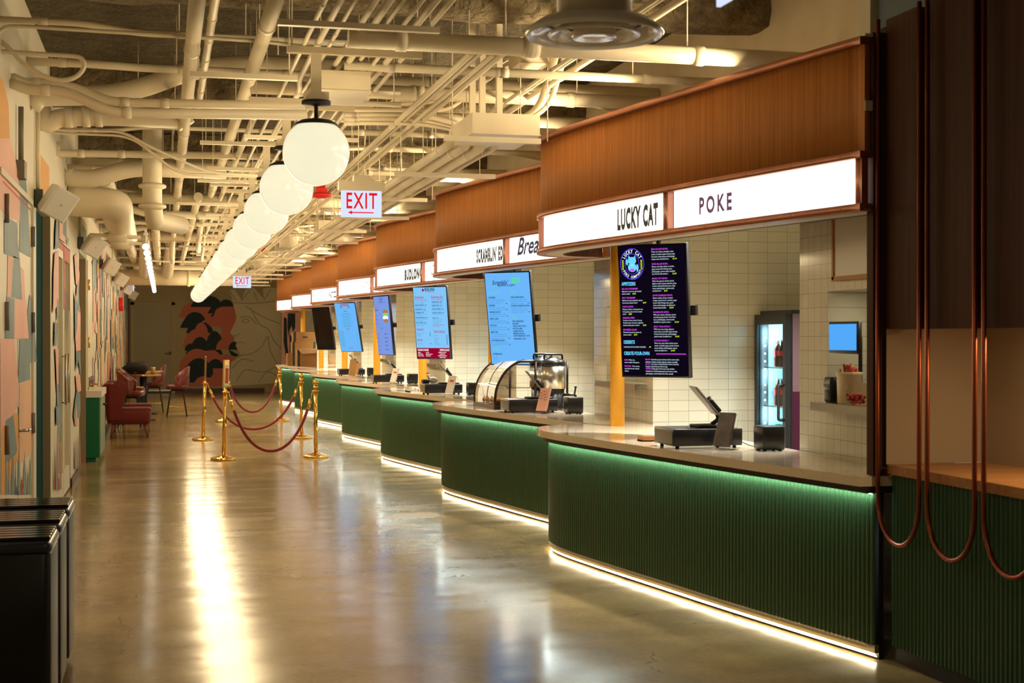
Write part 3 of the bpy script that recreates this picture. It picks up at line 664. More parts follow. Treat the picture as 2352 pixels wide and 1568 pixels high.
# ------------------------------------------------------------ globes
GX, GZ = .87, 2.70
gm = mat('globe_opal', (.13, .12, .09), .22, emit=(1, .94, .66), es=.93, coat=.5)
for i in range(15):
    yy = 8.36 + 2.06 * i
    if i == 0:
        g = thing('globe_pendant', '', 'pendant lamp', (GX, yy, GZ))
        MB().sphere((0, 0, 0), .195, 40, 24).build('globe', gm, g)
        MB().lathe([(.128, .158), (.122, .168), (.09, .186), (.04, .196), (.012, .2), (.012, .27), (.03, .275), (.085, .28), (.085, .30), (.02, .302)], (0, 0, 0), 32).build('cap', 'matte', g)
        MB().bb(-.07, .07, -.05, .05, .302, .35).build('mount_box', 'cream', g)
        light('POINT', 'bulb', (0, 0, 0), 50, (1, .77, .43), g, .28)
        g0 = g
    else: g = dup(g0); g.location.y = yy
    g['label'] = 'glowing white glass globe pendant with black cap, %s in the row' % (['nearest', 'second', 'third', 'fourth', 'fifth', 'sixth', 'seventh', 'eighth', 'ninth', 'tenth', 'eleventh', 'twelfth', 'thirteenth', 'fourteenth', 'farthest'][i])
    g['category'] = 'pendant lamp'; g['group'] = 'globe pendants in a row down the hall'
# added out-of-view fill lights above and behind the camera, brightening the hall
for yy in (3.0, -1.5):
    t = thing('added_panel_light', 'added unseen square fill light over the hall, %s the viewpoint' % ('just above' if yy > 0 else 'behind'), 'light', (1.0, yy, 3.4))
    MB().bb(-.3, .3, -.3, .3, 0, .04).build('housing', 'white', t)
    light('AREA', 'lamp', (0, 0, -.01), 14, (1, .8, .5), t, .55)
# ------------------------------------------------------------ hanging menu screens
TW, TH_ = .54, .95
INK = dict(w=emat('ink_white', (.75, .9, 1), 1.1), m=emat('ink_magenta', (.75, .08, .95), 1.0), y=emat('ink_lime', (.65, 1, .02), 1.0), c=emat('ink_cyan', (.15, .65, 1), 1.1), v=emat('ink_violet', (.12, .05, .95), 1.2), d=emat('ink_dark_blue', (.005, .03, .16), .8), r=emat('ink_crimson', (.45, .0, .06), .9), t=emat('ink_turquoise', (.02, .42, .40), .8), g=emat('ink_green', (.12, .75, .3), 1), b=emat('ink_mid_blue', (.03, .25, .6), .9), R=emat('panel_crimson', (.42, .0, .03), .8), W=emat('ink_plain_white', (1, .95, .95), 1.0), k=emat('ink_near_black', (.01, .01, .02), .6), o=emat('ink_bread', (.5, .22, .06), .9), l=emat('ink_leaf', (.3, .75, .12), .9))
BG = dict(dark=emat('screen_black', (.004, .002, .008), 1), sky=emat('screen_sky', (.16, .50, 1.0), .95), sky2=emat('screen_pale_sky', (.24, .60, 1.0), .95), lil=emat('screen_lilac', (.24, .38, .9), .85), off=mat('screen_off', (.01, .008, .006), .12))
def tv(k, name, rz, tilt, bg, items, label, pos=(3.38, 9.57), draw=None):
    z = 1.805; p = (pos[0], pos[1] + k * D, z)
    t = thing('menu_screen', label, 'screen', p); t.rotation_mode = 'XYZ'
    t.rotation_euler = (tilt, 0, rz)
    MB().rbox((0, .022, 0), (TW, .04, TH_), .006).build('casing', 'black', t)
    e = .012
    MB().poly([(-TW / 2 + e, -.001, -TH_ / 2 + e), (TW / 2 - e, -.001, -TH_ / 2 + e), (TW / 2 - e, -.001, TH_ / 2 - e), (-TW / 2 + e, -.001, TH_ / 2 - e)]).build('display', BG[bg], t)
    by = {}
    for it in items:
        s_, u, v, sz, c = it[:5]; bo = it[5] if len(it) > 5 else 0; xs = it[6] if len(it) > 6 else .9; al = it[7] if len(it) > 7 else 'LEFT'; sh = it[8] if len(it) > 8 else 0; ls = it[9] if len(it) > 9 else 1.22
        mb = by.setdefault(c, MB()); g = textgeo(s_, sz, al, bo, xs, ls, sh)
        put_text(mb, g, lambda x, y, u=u, v=v: ((u - .5) * TW + x, -.0028, (.5 - v) * TH_ + y))
    if draw: draw(by)
    for c, mb in by.items(): mb.build('menu_lettering', INK[c], t)
    bk = MB().bb(-.2, .2, .042, .06, -.18, .18).bb(.2, .305, .045, .085, -.035, .035).tube([(.0, .07, -.1), (.0, .07, .1)], .03, 10)
    bk.build('wall_bracket', 'black', t)
    R = Matrix.Rotation(rz, 3, 'Z') @ Matrix.Rotation(tilt, 3, 'X'); inv = R.transposed()
    a = Vector((.0, .09, .0)); up = inv @ Vector((0, 0, 1)); top = a + up * (2.749 - z)
    MB().tube([a, top], .019, 12).build('ceiling_pole', 'black', t)
    return t
def rect(mb, u0, v0, u1, v1, y=-.0022):
    mb.poly([((u0 - .5) * TW, y, (.5 - v1) * TH_), ((u1 - .5) * TW, y, (.5 - v1) * TH_), ((u1 - .5) * TW, y, (.5 - v0) * TH_), ((u0 - .5) * TW, y, (.5 - v0) * TH_)])
def ell(mb, u, v, ru, rv, th=None, y=-.002, a0=0, a1=360, n=40):
    pts = []
    for i in range(n + 1):
        a = math.radians(a0 + (a1 - a0) * i / n); pts.append((math.cos(a), math.sin(a)))
    f = lambda c, s, kk: ((u - .5) * TW + c * (ru * TW - kk), y, (.5 - v) * TH_ + s * (rv * TH_ - kk))
    if th is None: mb.poly([f(c, s, 0) for c, s in pts[:-1]])
    else:
        for (c, s), (c2, s2) in zip(pts, pts[1:]): mb.poly([f(c, s, 0), f(c2, s2, 0), f(c2, s2, th), f(c, s, th)])
sz = .0142
L0 = [('APPETIZERS', .05, .305, .034, 'c', .03, .62), ('DESSERTS', .05, .745, .034, 'c', .03, .6), ('CREATE-YOUR-OWN', .05, .83, .034, 'c', .03, .62)]
for (tt, bd, pr, v) in [('SEA SALT EDAMAME', 'Edamame in pod, sea salt, toasted\nsesame seeds -', '$5.99', .336), ('SPICY EDAMAME', 'Edamame in pod, togarashi, sesame\noil, sea salt, sesame seeds -', '$6.49', .404), ('TOKYO BITES', 'Popcorn chicken, matcha green tea\nhoney glaze, green onions, wasabi\nranch -', '$8.99', .471), ('SAMURAI FRIES', 'Crinkle cut fries, kimchi, Creamy\nSriracha sauce, eel sauce, togarashi,\nsesame seeds, green onions -', '$6.99', .555), ('SEAWEED SALAD', 'Marinated seaweed, sesame oil,\nsesame seeds -', '$4.49', .645)]:
    n = bd.count('\n'); last = bd.split('\n')[-1]
    L0 += [(tt, .05, v, .0165, 'm', .015, .85), (bd, .05, v + .0185, sz, 'w', 0, .8), (pr, .05 + len(last) * .0098 + .02, v + .0185 + n * .0183, sz, 'y', .02, .8)]
L0 += [('CHOCOLATE CHUNK COOKIE -', .05, .775, .0145, 'w', 0, .85), ('.99', .42, .775, .0145, 'y', .02, .85)]
for (tt, bd, pr, v) in [('MAUI ISLAND BOWL', 'White rice, chicken, pineapple, sweet\nonions, cucumber, grape tomato, Lucky\nCat sauce, crispy onions, pickled ginger,\nsesame seeds, shredded nori -', '$11.49', .045), ('CRAB SALAD BOWL', 'Greens, crab salad, onions, cucumber,\ngrape tomato, Miso Orange sauce,\npickled ginger, sesame seeds, shredded\nnori. Served with crackers -', '$12.49', .155), ('MUSIC CITY BOWL', 'White rice, popcorn chicken, kimchi,\njalapeno, sweet onions, cucumber, grape\ntomato, Creamy Sriracha sauce, crispy\nonions, pickled ginger, sesame seeds,\nshredded nori -', '$9.49', .263), ('SANTA BARBARA BOWL', 'Ramen noodles, shrimp, mandarin\noranges, sweet onions, cucumber, grape\ntomato, Miso Orange sauce, green\nonions, pickled ginger, shredded nori,\ntoasted sesame seeds -', '$12.99', .389), ('OAKBROOK BOWL', 'White rice, salmon, edamame, onions,\ncucumber, grape tomato, Yuzu Ponzu\nsauce, pickled ginger, sesame seeds,\nshredded nori, green onions -', '$13.49', .514), ('SPICY TUNA BOWL *', 'White rice, tuna, mango, jalapeno,\nsweet onions, cucumber, grape tomato,\nCreamy Sriracha sauce, pickled ginger,\nsesame seeds, shredded nori -', '$14.99', .622), ('K-TOWN BOWL *', 'White rice, tuna, salmon, kimchi, sweet\nonions, cucumber, grape tomato, Korean\nsauce, furikake, pickled ginger, sesame\nseeds, shredded nori -', '$14.99', .727)]:
    n = bd.count('\n'); last = bd.split('\n')[-1]
    L0 += [(tt, .50, v, .0165, 'm', .015, .85), (bd, .50, v + .0185, sz, 'w', 0, .8), (pr, .50 + len(last) * .0098 + .02, v + .0185 + n * .0183, sz, 'y', .02, .8)]
L0 += [('BASES', .05, .873, .014, 'm', .02, .8), ('            White rice,\nramen noodles, field greens', .05, .873, sz, 'w', 0, .75), ('PROTEINS*', .05, .92, .014, 'm', .02, .8), ('                     Tuna, salmon,\ncrab salad, shrimp, roasted\nchicken', .05, .92, sz, 'w', 0, .75),
       ('MIX-INS', .36, .868, .014, 'm', .02, .75), ('               Cucumbers, grape tomatoes, kimchi, sweet onions,\nedamame, mandarin oranges, jalapenos, mangos, pineapple', .36, .868, sz, 'w', 0, .75), ('SAUCES', .36, .903, .014, 'm', .02, .75), ('               Yuzu Ponzu, Creamy Sriracha, Korean, Lucky Cat,\nTeriyaki, Toasted Sesame, Miso Orange', .36, .903, sz, 'w', 0, .75), ('TOPPINGS', .36, .938, .014, 'm', .02, .75), ('                  Crispy garlic, fried wonton strips, furikake,\nshredded nori, toasted sesame seeds, green onions, wasabi,\npickled ginger, seaweed salad, fried onions, avocado', .36, .938, sz, 'w', 0, .72)]
def logo0(by):
    v, w_, y_, c_, m_ = by.setdefault('v', MB()), by['w'], by['y'], by['c'], by['m']
    U, V = .215, .145; ell(v, U, V, .175, .118, .005); ell(v, U, V, .105, .078, .0035)
    for i, ch in enumerate('LUCKY CAT'):
        a = math.radians(148 - i * 14.5); g = textgeo(ch, .034, 'CENTER', .03, .72)
        cx = (U - .5) * TW + math.cos(a) * .074; cz = (.5 - V) * TH_ + math.sin(a) * .089; r = a - PI / 2
        put_text(w_, g, lambda x, y: (cx + x * math.cos(r) - (y - .01) * math.sin(r), -.0028, cz + x * math.sin(r) + (y - .01) * math.cos(r)))
    for i, ch in enumerate('POKE COMPANY'):
        a = math.radians(212 + i * 10.6); g = textgeo(ch, .026, 'CENTER', .03, .72)
        cx = (U - .5) * TW + math.cos(a) * .074; cz = (.5 - V) * TH_ + math.sin(a) * .092; r = a + PI / 2
        put_text(w_, g, lambda x, y: (cx + x * math.cos(r) - (y - .01) * math.sin(r), -.0028, cz + x * math.sin(r) + (y - .01) * math.cos(r)))
    for sx in (-1, 1):
        for j in range(7): rect(y_, U + sx * .135 - .012, V - .03 + j * .011, U + sx * .135 + .012, V - .024 + j * .011)
    ell(c_, U, V - .025, .06, .028); ell(c_, U, V + .025, .062, .034, y=-.0022); ell(c_, U - .075, V - .015, .016, .024, y=-.0024); ell(c_, U + .075, V + .03, .014, .03, y=-.0024)
    for sx in (-1, 1):
        x0 = (U - .5) * TW + sx * .02; z0 = (.5 - V) * TH_ + .04; c_.poly([(x0 - .011, -.0024, z0), (x0 + .011, -.0024, z0), (x0 + sx * .004, -.0024, z0 + .022)])
    ell(m_, U, V + .045, .034, .011, y=-.0034); ell(y_, U, V + .008, .012, .006, y=-.0034)
    for sx in (-1, 1): ell(v, U + sx * .025, V - .03, .015, .006, .0016, -.0032, 180, 360, 8)
    rect(m_, .52, .818, .95, .824)
tv(0, 'a', math.radians(-45), .08, 'dark', L0, 'black menu screen with an oval cat emblem and magenta headings, nearest stall', draw=logo0)
E1 = [("Scramblin'", .17, .135, .062, 'd', .012, .72, 'LEFT', .35), ("ED'S", .60, .12, .07, 'g', .03, .72), ('BREAKFAST IN A JIFFY!', .29, .155, .028, 'd', .02, .72), ('Sandwiches', .06, .232, .04, 'g', -.01, .7, 'LEFT', .35), ('Bowls', .55, .232, .04, 'g', -.01, .7, 'LEFT', .35)]
for tt, n, v in [('LOWRIDER', 3, .28), ('DELIRIUM', 2, .365), ('HEADING SOUTH', 2, .435), ('GREAT LAKES', 2, .507), ('ROUTE 66', 2, .578), ('JERSEY PIKE', 3, .65), ('SOUTHSIDE JOHNNY', 2, .74)]:
    body = '\n'.join(['toasted muffin, egg, pepper, cheddar,', 'smoked bacon, tomato, herb sauce', 'spinach, green onion, salsa'][:n])
    E1 += [(tt, .06, v, .021, 'd', .03, .8), (body, .06, v + .021, .0165, 'b', 0, .8), ('9.99', .43, v + .021 * n, .0165, 'd', .02, .8)]
for tt, n, v in [('THE HAYDEN BOWL', 3, .28), ('POWER & STRENGTH BOWL', 3, .37)]:
    E1 += [(tt, .55, v, .021, 'd', .03, .8), ('crisp potatoes, two eggs, cheddar,\nsmoked bacon, green onion, maple\nchopped greens, red pepper', .55, v + .021, .0165, 'b', 0, .8), ('12.99', .9, v + .063, .0165, 'd', .02, .8)]
E1 += [('Sides', .55, .50, .04, 'g', -.01, .7, 'LEFT', .35)]
for tt, v in [('SPICY BREAKFAST\nSAUSAGE', .535), ('TEXAS TOAST WITH\nBUTTER & JAM', .587), ('CHERRYWOOD\nSMOKED BACON', .64), ('CRISPY BREAKFAST TOTS', .69), ('OVERNIGHT OATS', .722)]: E1 += [(tt, .55, v, .021, 'd', .03, .8, 'LEFT', 0, 1.15)]
E1 += [('Coffee', .06, .84, .04, 'g', -.01, .7, 'LEFT', .35), ('COFFEE/DECAF', .06, .885, .021, 'd', .03, .8), ('12oz  2.49\n16oz  2.99', .06, .912, .0165, 'b', 0, .8)]
tv(1, 'b', math.radians(-45), .15, 'sky', E1, 'blue breakfast menu screen with dark script heading hanging behind the pastry case')
B2 = [('BUDLONG', .36, .06, .052, 'k', .03, .62), ('SOUTHERN CHICKEN', .39, .08, .017, 'r', .02, .8), ('Sandwiches', .05, .165, .05, 'r', .01, .62, 'LEFT', .3), ('Everything Else', .53, .165, .05, 'r', .01, .60, 'LEFT', .3), ('Choose your flavor for any sandwich', .05, .19, .018, 'r', .01, .75), ('Choose your flavor & dipping sauce', .54, .19, .018, 'r', .01, .75), ('Desserts', .05, .605, .05, 'r', .01, .62, 'LEFT', .3), ('Sides & Extras', .55, .635, .05, 'r', .01, .60, 'LEFT', .3), ('Drinks', .05, .75, .05, 'r', .01, .62, 'LEFT', .3)]
for tt, v in [('BUDLONG ORIGINAL - 12.99', .262), ('NORTHERN STYLE - 12.99', .322), ("THE 'MAMA'S' - 14.99", .367), ('CHICKEN FRIED STEAK - 14.99', .435), ('PICNIC CHICKEN - 14.99', .503)]:
    B2 += [(tt, .05, v, .02, 'd', .03, .72), ('buttermilk chicken, slaw, dill pickle,\nherb mayo, toasted bun', .05, v + .019, .0165, 'b', 0, .75)]
B2 += [('Tenders on a roll with your favorite\nsauce and house-made slaw', .05, .215, .0165, 'b', 0, .75)]
for tt, v in [('TENDERS 2 PIECES - 10.99', .222), ('TENDERS 3 PIECES - 12.99', .27), ('POPCORN CHICKEN - 11.99', .318), ('CHICKEN & WAFFLES - 14.99', .37), ('SALAD - 12.99', .44)]:
    B2 += [(tt, .54, v, .02, 'd', .03, .72), ('served with fries, slaw and sauce', .54, v + .019, .0165, 'b', 0, .75)]
B2 += [('spring mix, tomato, cucumber\ncroutons, cheddar, egg,\nchoice of dressing', .54, .48, .0165, 'b', 0, .75), ('Buttermilk Ranch, Honey Mustard,\nBalsamic Vinaigrette', .54, .533, .0165, 'r', .01, .75)]
for i, tt in enumerate(['Banana Cream Pudding', 'Chocolate Pie', 'Peach Cobbler']): B2 += [(tt, .05, .645 + i * .019, .0165, 'b', 0, .75), ('6.99', .42, .645 + i * .019, .0165, 'd', .03, .8)]
for i, tt in enumerate(['French Fries', 'Slaw', 'Mac & Cheese', 'Corn Cake', 'Fried Pickles', 'Cornbread', 'Extra Dipping Sauce']): B2 += [(tt, .55, .68 + i * .019, .0165, 'b', 0, .75), ('4.99', .9, .68 + i * .019, .0165, 'd', .03, .8)]
B2 += [('Fountain Drinks', .05, .792, .0165, 'b', 0, .75), ('2.99', .42, .792, .0165, 'd', .03, .8), ('FLAVOR CHOICES', .05, .885, .034, 'W', .03, .62), ('DIPPING SAUCE', .97, .885, .034, 'W', .03, .62, 'RIGHT'), ('NAKED\nHONEY BBQ\nGARLIC PARM', .05, .915, .018, 'W', .02, .8), ('CLASSIC\nNASHVILLE HOT\nEXTRA HOT', .28, .915, .018, 'W', .02, .8), ('COMEBACK SAUCE\nHONEY BBQ\nBUTTERMILK RANCH\nGARLIC PARM', .76, .912, .018, 'W', .02, .8, 'CENTER')]
def red2(by): rect(by.setdefault('R', MB()), .022, .845, .978, .987, -.0016); ell(by['r'], .31, .05, .03, .02)
tv(2, 'c', math.radians(-45), .11, 'sky2', B2, 'pale blue chicken menu screen with a red band along its bottom', draw=red2)
K3 = [('krafted', .5, .075, .062, 'd', 0, .7, 'CENTER'), ('BURGER BAR', .5, .105, .022, 'd', .02, .8, 'CENTER'), ('SINGLES', .08, .205, .04, 'o', .03, .6), ('KRAFTED  9', .06, .25, .03, 'd', .03, .7), ('DOUBLES', .3, .56, .04, 't', .03, .6)]
for i in range(3): K3 += [('BACON', .06, .33 + i * .075, .024, 'r', .02, .8), ('american cheese,\npickle, onion', .06, .352 + i * .075, .018, 'b', 0, .8), ('9', .38, .33 + i * .075, .024, 'd', .02)]
for i in range(5): K3 += [('CLASSIC', .06, .65 + i * .065, .024, 'r', .02, .8), ('SMOKED  12', .55, .65 + i * .065, .024, 'd', .02, .8), ('cheese, lettuce, sauce', .06, .668 + i * .065, .016, 'b', 0, .8)]
def burg(by):
    d = by['d']; rect(d, .26, .02, .74, .023); rect(d, .26, .115, .74, .118); rect(d, .26, .02, .265, .118); rect(d, .735, .02, .74, .118)
    ell(by['o'], .72, .27, .16, .035); ell(by.setdefault('l', MB()), .72, .315, .2, .025, y=-.003); ell(by.setdefault('W', MB()), .7, .37, .18, .035, y=-.0032); ell(by['o'], .72, .42, .15, .03, y=-.0036)
tv(3, 'd', math.radians(-72), .10, 'lil', K3, 'narrow-looking lilac menu screen with a burger picture, turned towards the hall', pos=(3.40, 9.57), draw=burg)
Z4 = [('PASTIZZA', .5, .075, .066, 'r', .03, .7, 'CENTER'), ('PASTA & PIZZA', .5, .10, .022, 'W', .02, .9, 'CENTER'), ('PASTAS', .5, .19, .03, 'r', .03, .8, 'CENTER'), ('PIZZAS', .5, .545, .03, 'r', .03, .8, 'CENTER'), ('ADD ONS', .5, .93, .026, 'r', .03, .8, 'CENTER')]
for i in range(5): Z4 += [('CREAMY ALFREDO  12', .5, .235 + i * .06, .024, 't', .02, .8, 'CENTER'), ('penne, tomato sauce, basil, shaved cheese, olive oil', .5, .255 + i * .06, .018, 'b', 0, .8, 'CENTER')]
for i in range(7): Z4 += [('MARGHERITA\ntomato, basil', .1, .585 + i * .048, .019, 't', .01, .8), ('12\n18', .85, .585 + i * .048, .019, 't', .01, .8)]
def z4(by): rect(by['t'], .28, .082, .72, .106, -.0018)
tv(4, 'e', math.radians(-50), .22, 'sky', Z4, 'blue pasta and pizza menu screen with a red heading', draw=z4)
tv(5, 'f', math.radians(-50), .2, 'off', [], 'black switched-off menu screen near the far end of the stalls')

# ------------------------------------------------------------ tills
HCOL = [('tan_leaflet', 'brown'), ('pink', 'pale pink'), ('paper', 'photo'), ('paper', 'white and red'), ('coat', 'kraft')]
leaf = mat('dark_leaflet', (.05, .03, .025), .35, noise=((14, 14, 14), .6, 3)); M['tan_leaflet'] = leaf
ob = {}
for k in range(5):
    y0 = k * D; st = ORD[k]
    d = thing('cash_drawer', 'black cash drawer standing on the %s counter' % st, 'cash drawer', (3.30, 8.50 + y0, .925), group='cash drawers on the counters') if k == 0 else dup(ob['d'])
    if k == 0:
        MB().rbox((0, 0, .07), (.46, .36, .105), .008).build('body', 'black', d); MB().bb(-.232, -.2305, -.16, .16, .03, .11).build('drawer_front', 'grayp', d)
        for sx in (-.19, .19):
            for sy in (-.14, .14): MB().tube([(sx, sy, 0), (sx, sy, .02)], .012, 10).build('foot', 'matte', d)
        ob['d'] = d
    d.location.y = 8.50 + y0; d['label'] = 'black cash drawer standing on the %s counter' % st
    t = thing('tablet_stand', '', 'till', (3.42, 8.52 + y0, 1.048), group='till tablets on the counters') if k == 0 else dup(ob['t'])
    if k == 0:
        MB().rbox((-.02, 0, .008), (.24, .2, .016), .03).build('base', 'matte', t)
        MB().tube(fillet([(-.02, 0, .015), (.03, -.01, .05), (-.05, -.03, .19)], .03), .014, 10).build('arm', 'black', t)
        R = Matrix.Rotation(math.radians(-12), 3, 'Z') @ Matrix.Rotation(math.radians(50), 3, 'Y')
        MB().rbox((-.07, .0, .17), (.23, .27, .012), .006, rot=R).build('tablet', 'grayp', t)
        MB().rbox(tuple(Vector((-.07, .0, .17)) + R @ Vector((0, 0, .0075))), (.21, .25, .002), .001, rot=R).build('display', BG['off'], t)
        MB().rbox(tuple(Vector((-.02, -.09, .15)) + R @ Vector((0, 0, -.02))), (.10, .085, .03), .012, rot=R).build('card_reader', 'black', t); ob['t'] = t
    t.location.y = 8.52 + y0; t['label'] = 'tilted till tablet with card reader on the %s counter' % st; t['category'] = 'till'
    p = thing('receipt_printer', '', 'printer', (3.62, 8.12 + y0, .925), group='receipt printers on the counters') if k == 0 else dup(ob['p'])
    if k == 0:
        MB().rbox((0, 0, .078), (.15, .15, .145), .015).build('body', 'black', p); MB().bb(-.06, .06, -.0765, -.075, .1, .104).build('paper_slot', 'matte', p)
        for sx in (-.05, .05):
            for sy in (-.05, .05): MB().tube([(sx, sy, 0), (sx, sy, .008)], .01, 8).build('foot', 'matte', p)
        ob['p'] = p
    p.location.y = 8.12 + y0; p['label'] = 'black cube receipt printer on the %s counter' % st; p['category'] = 'printer'
    hd = thing('leaflet_holder', 'clear holder of %s leaflets on the %s counter' % (HCOL[k][1], st), 'leaflet holder', (3.37, 8.21 + y0, .925), rz=math.radians(-55), group='leaflet holders on the counters')
    R = Matrix.Rotation(math.radians(-20), 3, 'X')
    MB().box((0, .0, .004), (.13, .1, .006)).box((0, -.03, .06), (.13, .003, .12), rot=R).box((0, .012, .11), (.13, .003, .22), rot=R).build('acrylic', 'glass', hd)
    MB().box((0, -.008, .125), (.112, .02, .215), rot=R).build('leaflets', HCOL[k][0], hd)
    if k in (1, 2, 3):
        mb = MB()
        for j in range(14 if k == 1 else 3): mb.box(tuple(Vector((-.025 if j % 2 else .022, -.019, .20 - j * .0125 if k == 1 else .17 - j * .05)) + Vector((0, -.03 * (0), 0))), (.035, .001, .004) if k == 1 else (.06, .001, .02), rot=R)
        mb.build('printing', 'pred' if k != 1 else 'inkblack', hd)
    c = MB().tube(catmull([(3.52, 8.4 + y0, .98), (3.58, 8.33 + y0, .94), (3.66, 8.3 + y0, .929), (3.6, 8.27 + y0, .93), (3.58, 8.24 + y0, .95), (3.62, 8.2 + y0, .96)], 8), .003, 6).build('power_cable', 'matte'); tag(c, 'thin black cable behind the drawer and printer, %s counter' % st, 'cable', 'till cables')
b = atZ(1490, 1013, .925)
t = thing('roll_tray', 'small orange wooden tray of rolls beside the nearest cash drawer', 'tray', (b.x + .0, b.y + .03, .925))
MB().bb(-.05, .05, -.06, .06, 0, .008).bb(-.05, -.046, -.06, .06, 0, .035).bb(.046, .05, -.06, .06, 0, .035).bb(-.046, .046, -.06, -.056, 0, .035).bb(-.046, .046, .056, .06, 0, .035).build('tray', 'shelfwood', t)
for i in range(6): tag(MB().sphere((0, 0, 0), .02, 12, 8, sc=(1, 1.5, .8)).build('bread_roll', 'food', None, None), 'small brown roll in the tray by the nearest cash drawer', 'roll', 'rolls in the tray').location = (b.x - .028 + .028 * (i % 3), b.y + .005 + .05 * (i // 3), .951)
# ------------------------------------------------------------ pastry case, urns
pc = thing('pastry_case', 'curved glass pastry display case on the second counter', 'display case', (3.10, 13.32, .925))
W_, Ln, Hh = .40, .92, .44
arc = [(0.0, 0), (0.0, .10), (.02, .2), (.07, .3), (.13, .37), (.2, .42), (.26, .44), (.40, .44)]
mb = MB()
for y in (0, Ln):
    a3 = [(x, y, .02 + z) for x, z in arc]; mb.tube(catmull(a3, 4), .013, 8); mb.tube([(W_, y, .02), (W_, y, .46)], .013, 8); mb.bb(-.012, W_ + .01, y - .013, y + .013, 0, .035)
mb.bb(-.012, .015, 0, Ln, 0, .035).bb(W_ - .015, W_ + .012, 0, Ln, 0, .035).tube([(W_, 0, .46), (W_, Ln, .46)], .012, 8); mb.build('frame', mat('bronze_frame', (.035, .02, .014), .3, .5), pc)
mb = MB(); a2 = catmull([(x, 0, .02 + z) for x, z in arc], 4); q = len(a2)
for y in (.01, Ln - .01):
    for p in a2: mb.v.append((p.x, y, p.z))
for i in range(q - 1): mb.face([i, i + 1, q + i + 1, q + i], 0, True)
mb.build('curved_glass', mat('case_glass', (.95, .95, .9), .03, trans=1, ior=1.2), pc)
MB().poly([(p.x, .0, p.z) for p in a2] + [(W_, 0, .02)]).build('end_glass', 'glass', pc)
MB().bb(0, W_, 0, Ln, .0, .012).build('base', 'matte', pc); MB().bb(.12, W_ - .02, .05, Ln - .05, .2, .205).build('glass_shelf', 'glass', pc)
light('AREA', 'case_lamp', (.25, Ln / 2, .42), 2.5, (1, .85, .6), pc, .1, .7)
mb0 = None
for i in range(11):
    o = MB().lathe([(.025, 0), (.032, .035), (.042, .045), (.038, .065), (.015, .078), (.001, .079)], (0, 0, 0), 14).build('muffin', 'food') if i == 0 else dup(mb0)
    if i == 0: mb0 = o; tag(o, 'baked muffin inside the curved glass pastry case', 'muffin', 'muffins in the pastry case')
    o.location = (3.10 + .15 + .1 * (i % 3), 13.32 + .1 + .2 * (i // 3), .938)
for i, (x, y) in enumerate(((3.65, 13.22), (3.65, 13.62))):
    u = thing('coffee_urn', '', 'coffee urn', (x, y, .925)) if i == 0 else dup(u0)
    if i == 0:
        u0 = u
        MB().lathe([(.11, 0), (.115, .02), (.10, .04), (.10, .2)], (0, 0, 0), 28).build('base', 'black', u); MB().lathe([(.118, .2), (.118, .42)], (0, 0, 0), 32).build('tank', 'steel', u)
        MB().lathe([(.12, .42), (.12, .45), (.1, .475), (.06, .49), (.04, .50), (.04, .51)], (0, 0, 0), 28).build('lid', 'black', u)
        MB().tube(fillet([(-.09, 0, .48), (-.09, 0, .53), (.09, 0, .53), (.09, 0, .48)], .03), .01, 8).build('handle', 'black', u)
        MB().tube([(.135, -.02, .14), (.135, -.02, .46)], .012, 8).build('gauge', 'black', u)
        MB().tube(fillet([(.08, -.05, .14), (.2, -.08, .14), (.2, -.08, .11)], .02), .013, 8).tube([(.19, -.08, .14), (.2, -.085, .21)], .009, 8).sphere((.2, -.085, .215), .014, 10, 8).build('tap', 'black', u)
    u.location = (x, y, .925); u['category'] = 'coffee urn'
    u['label'] = ['steel and black coffee urn beside the pastry case, nearer of two', 'steel and black coffee urn behind the nearer urn'][i]; u['group'] = 'coffee urns beside the pastry case'
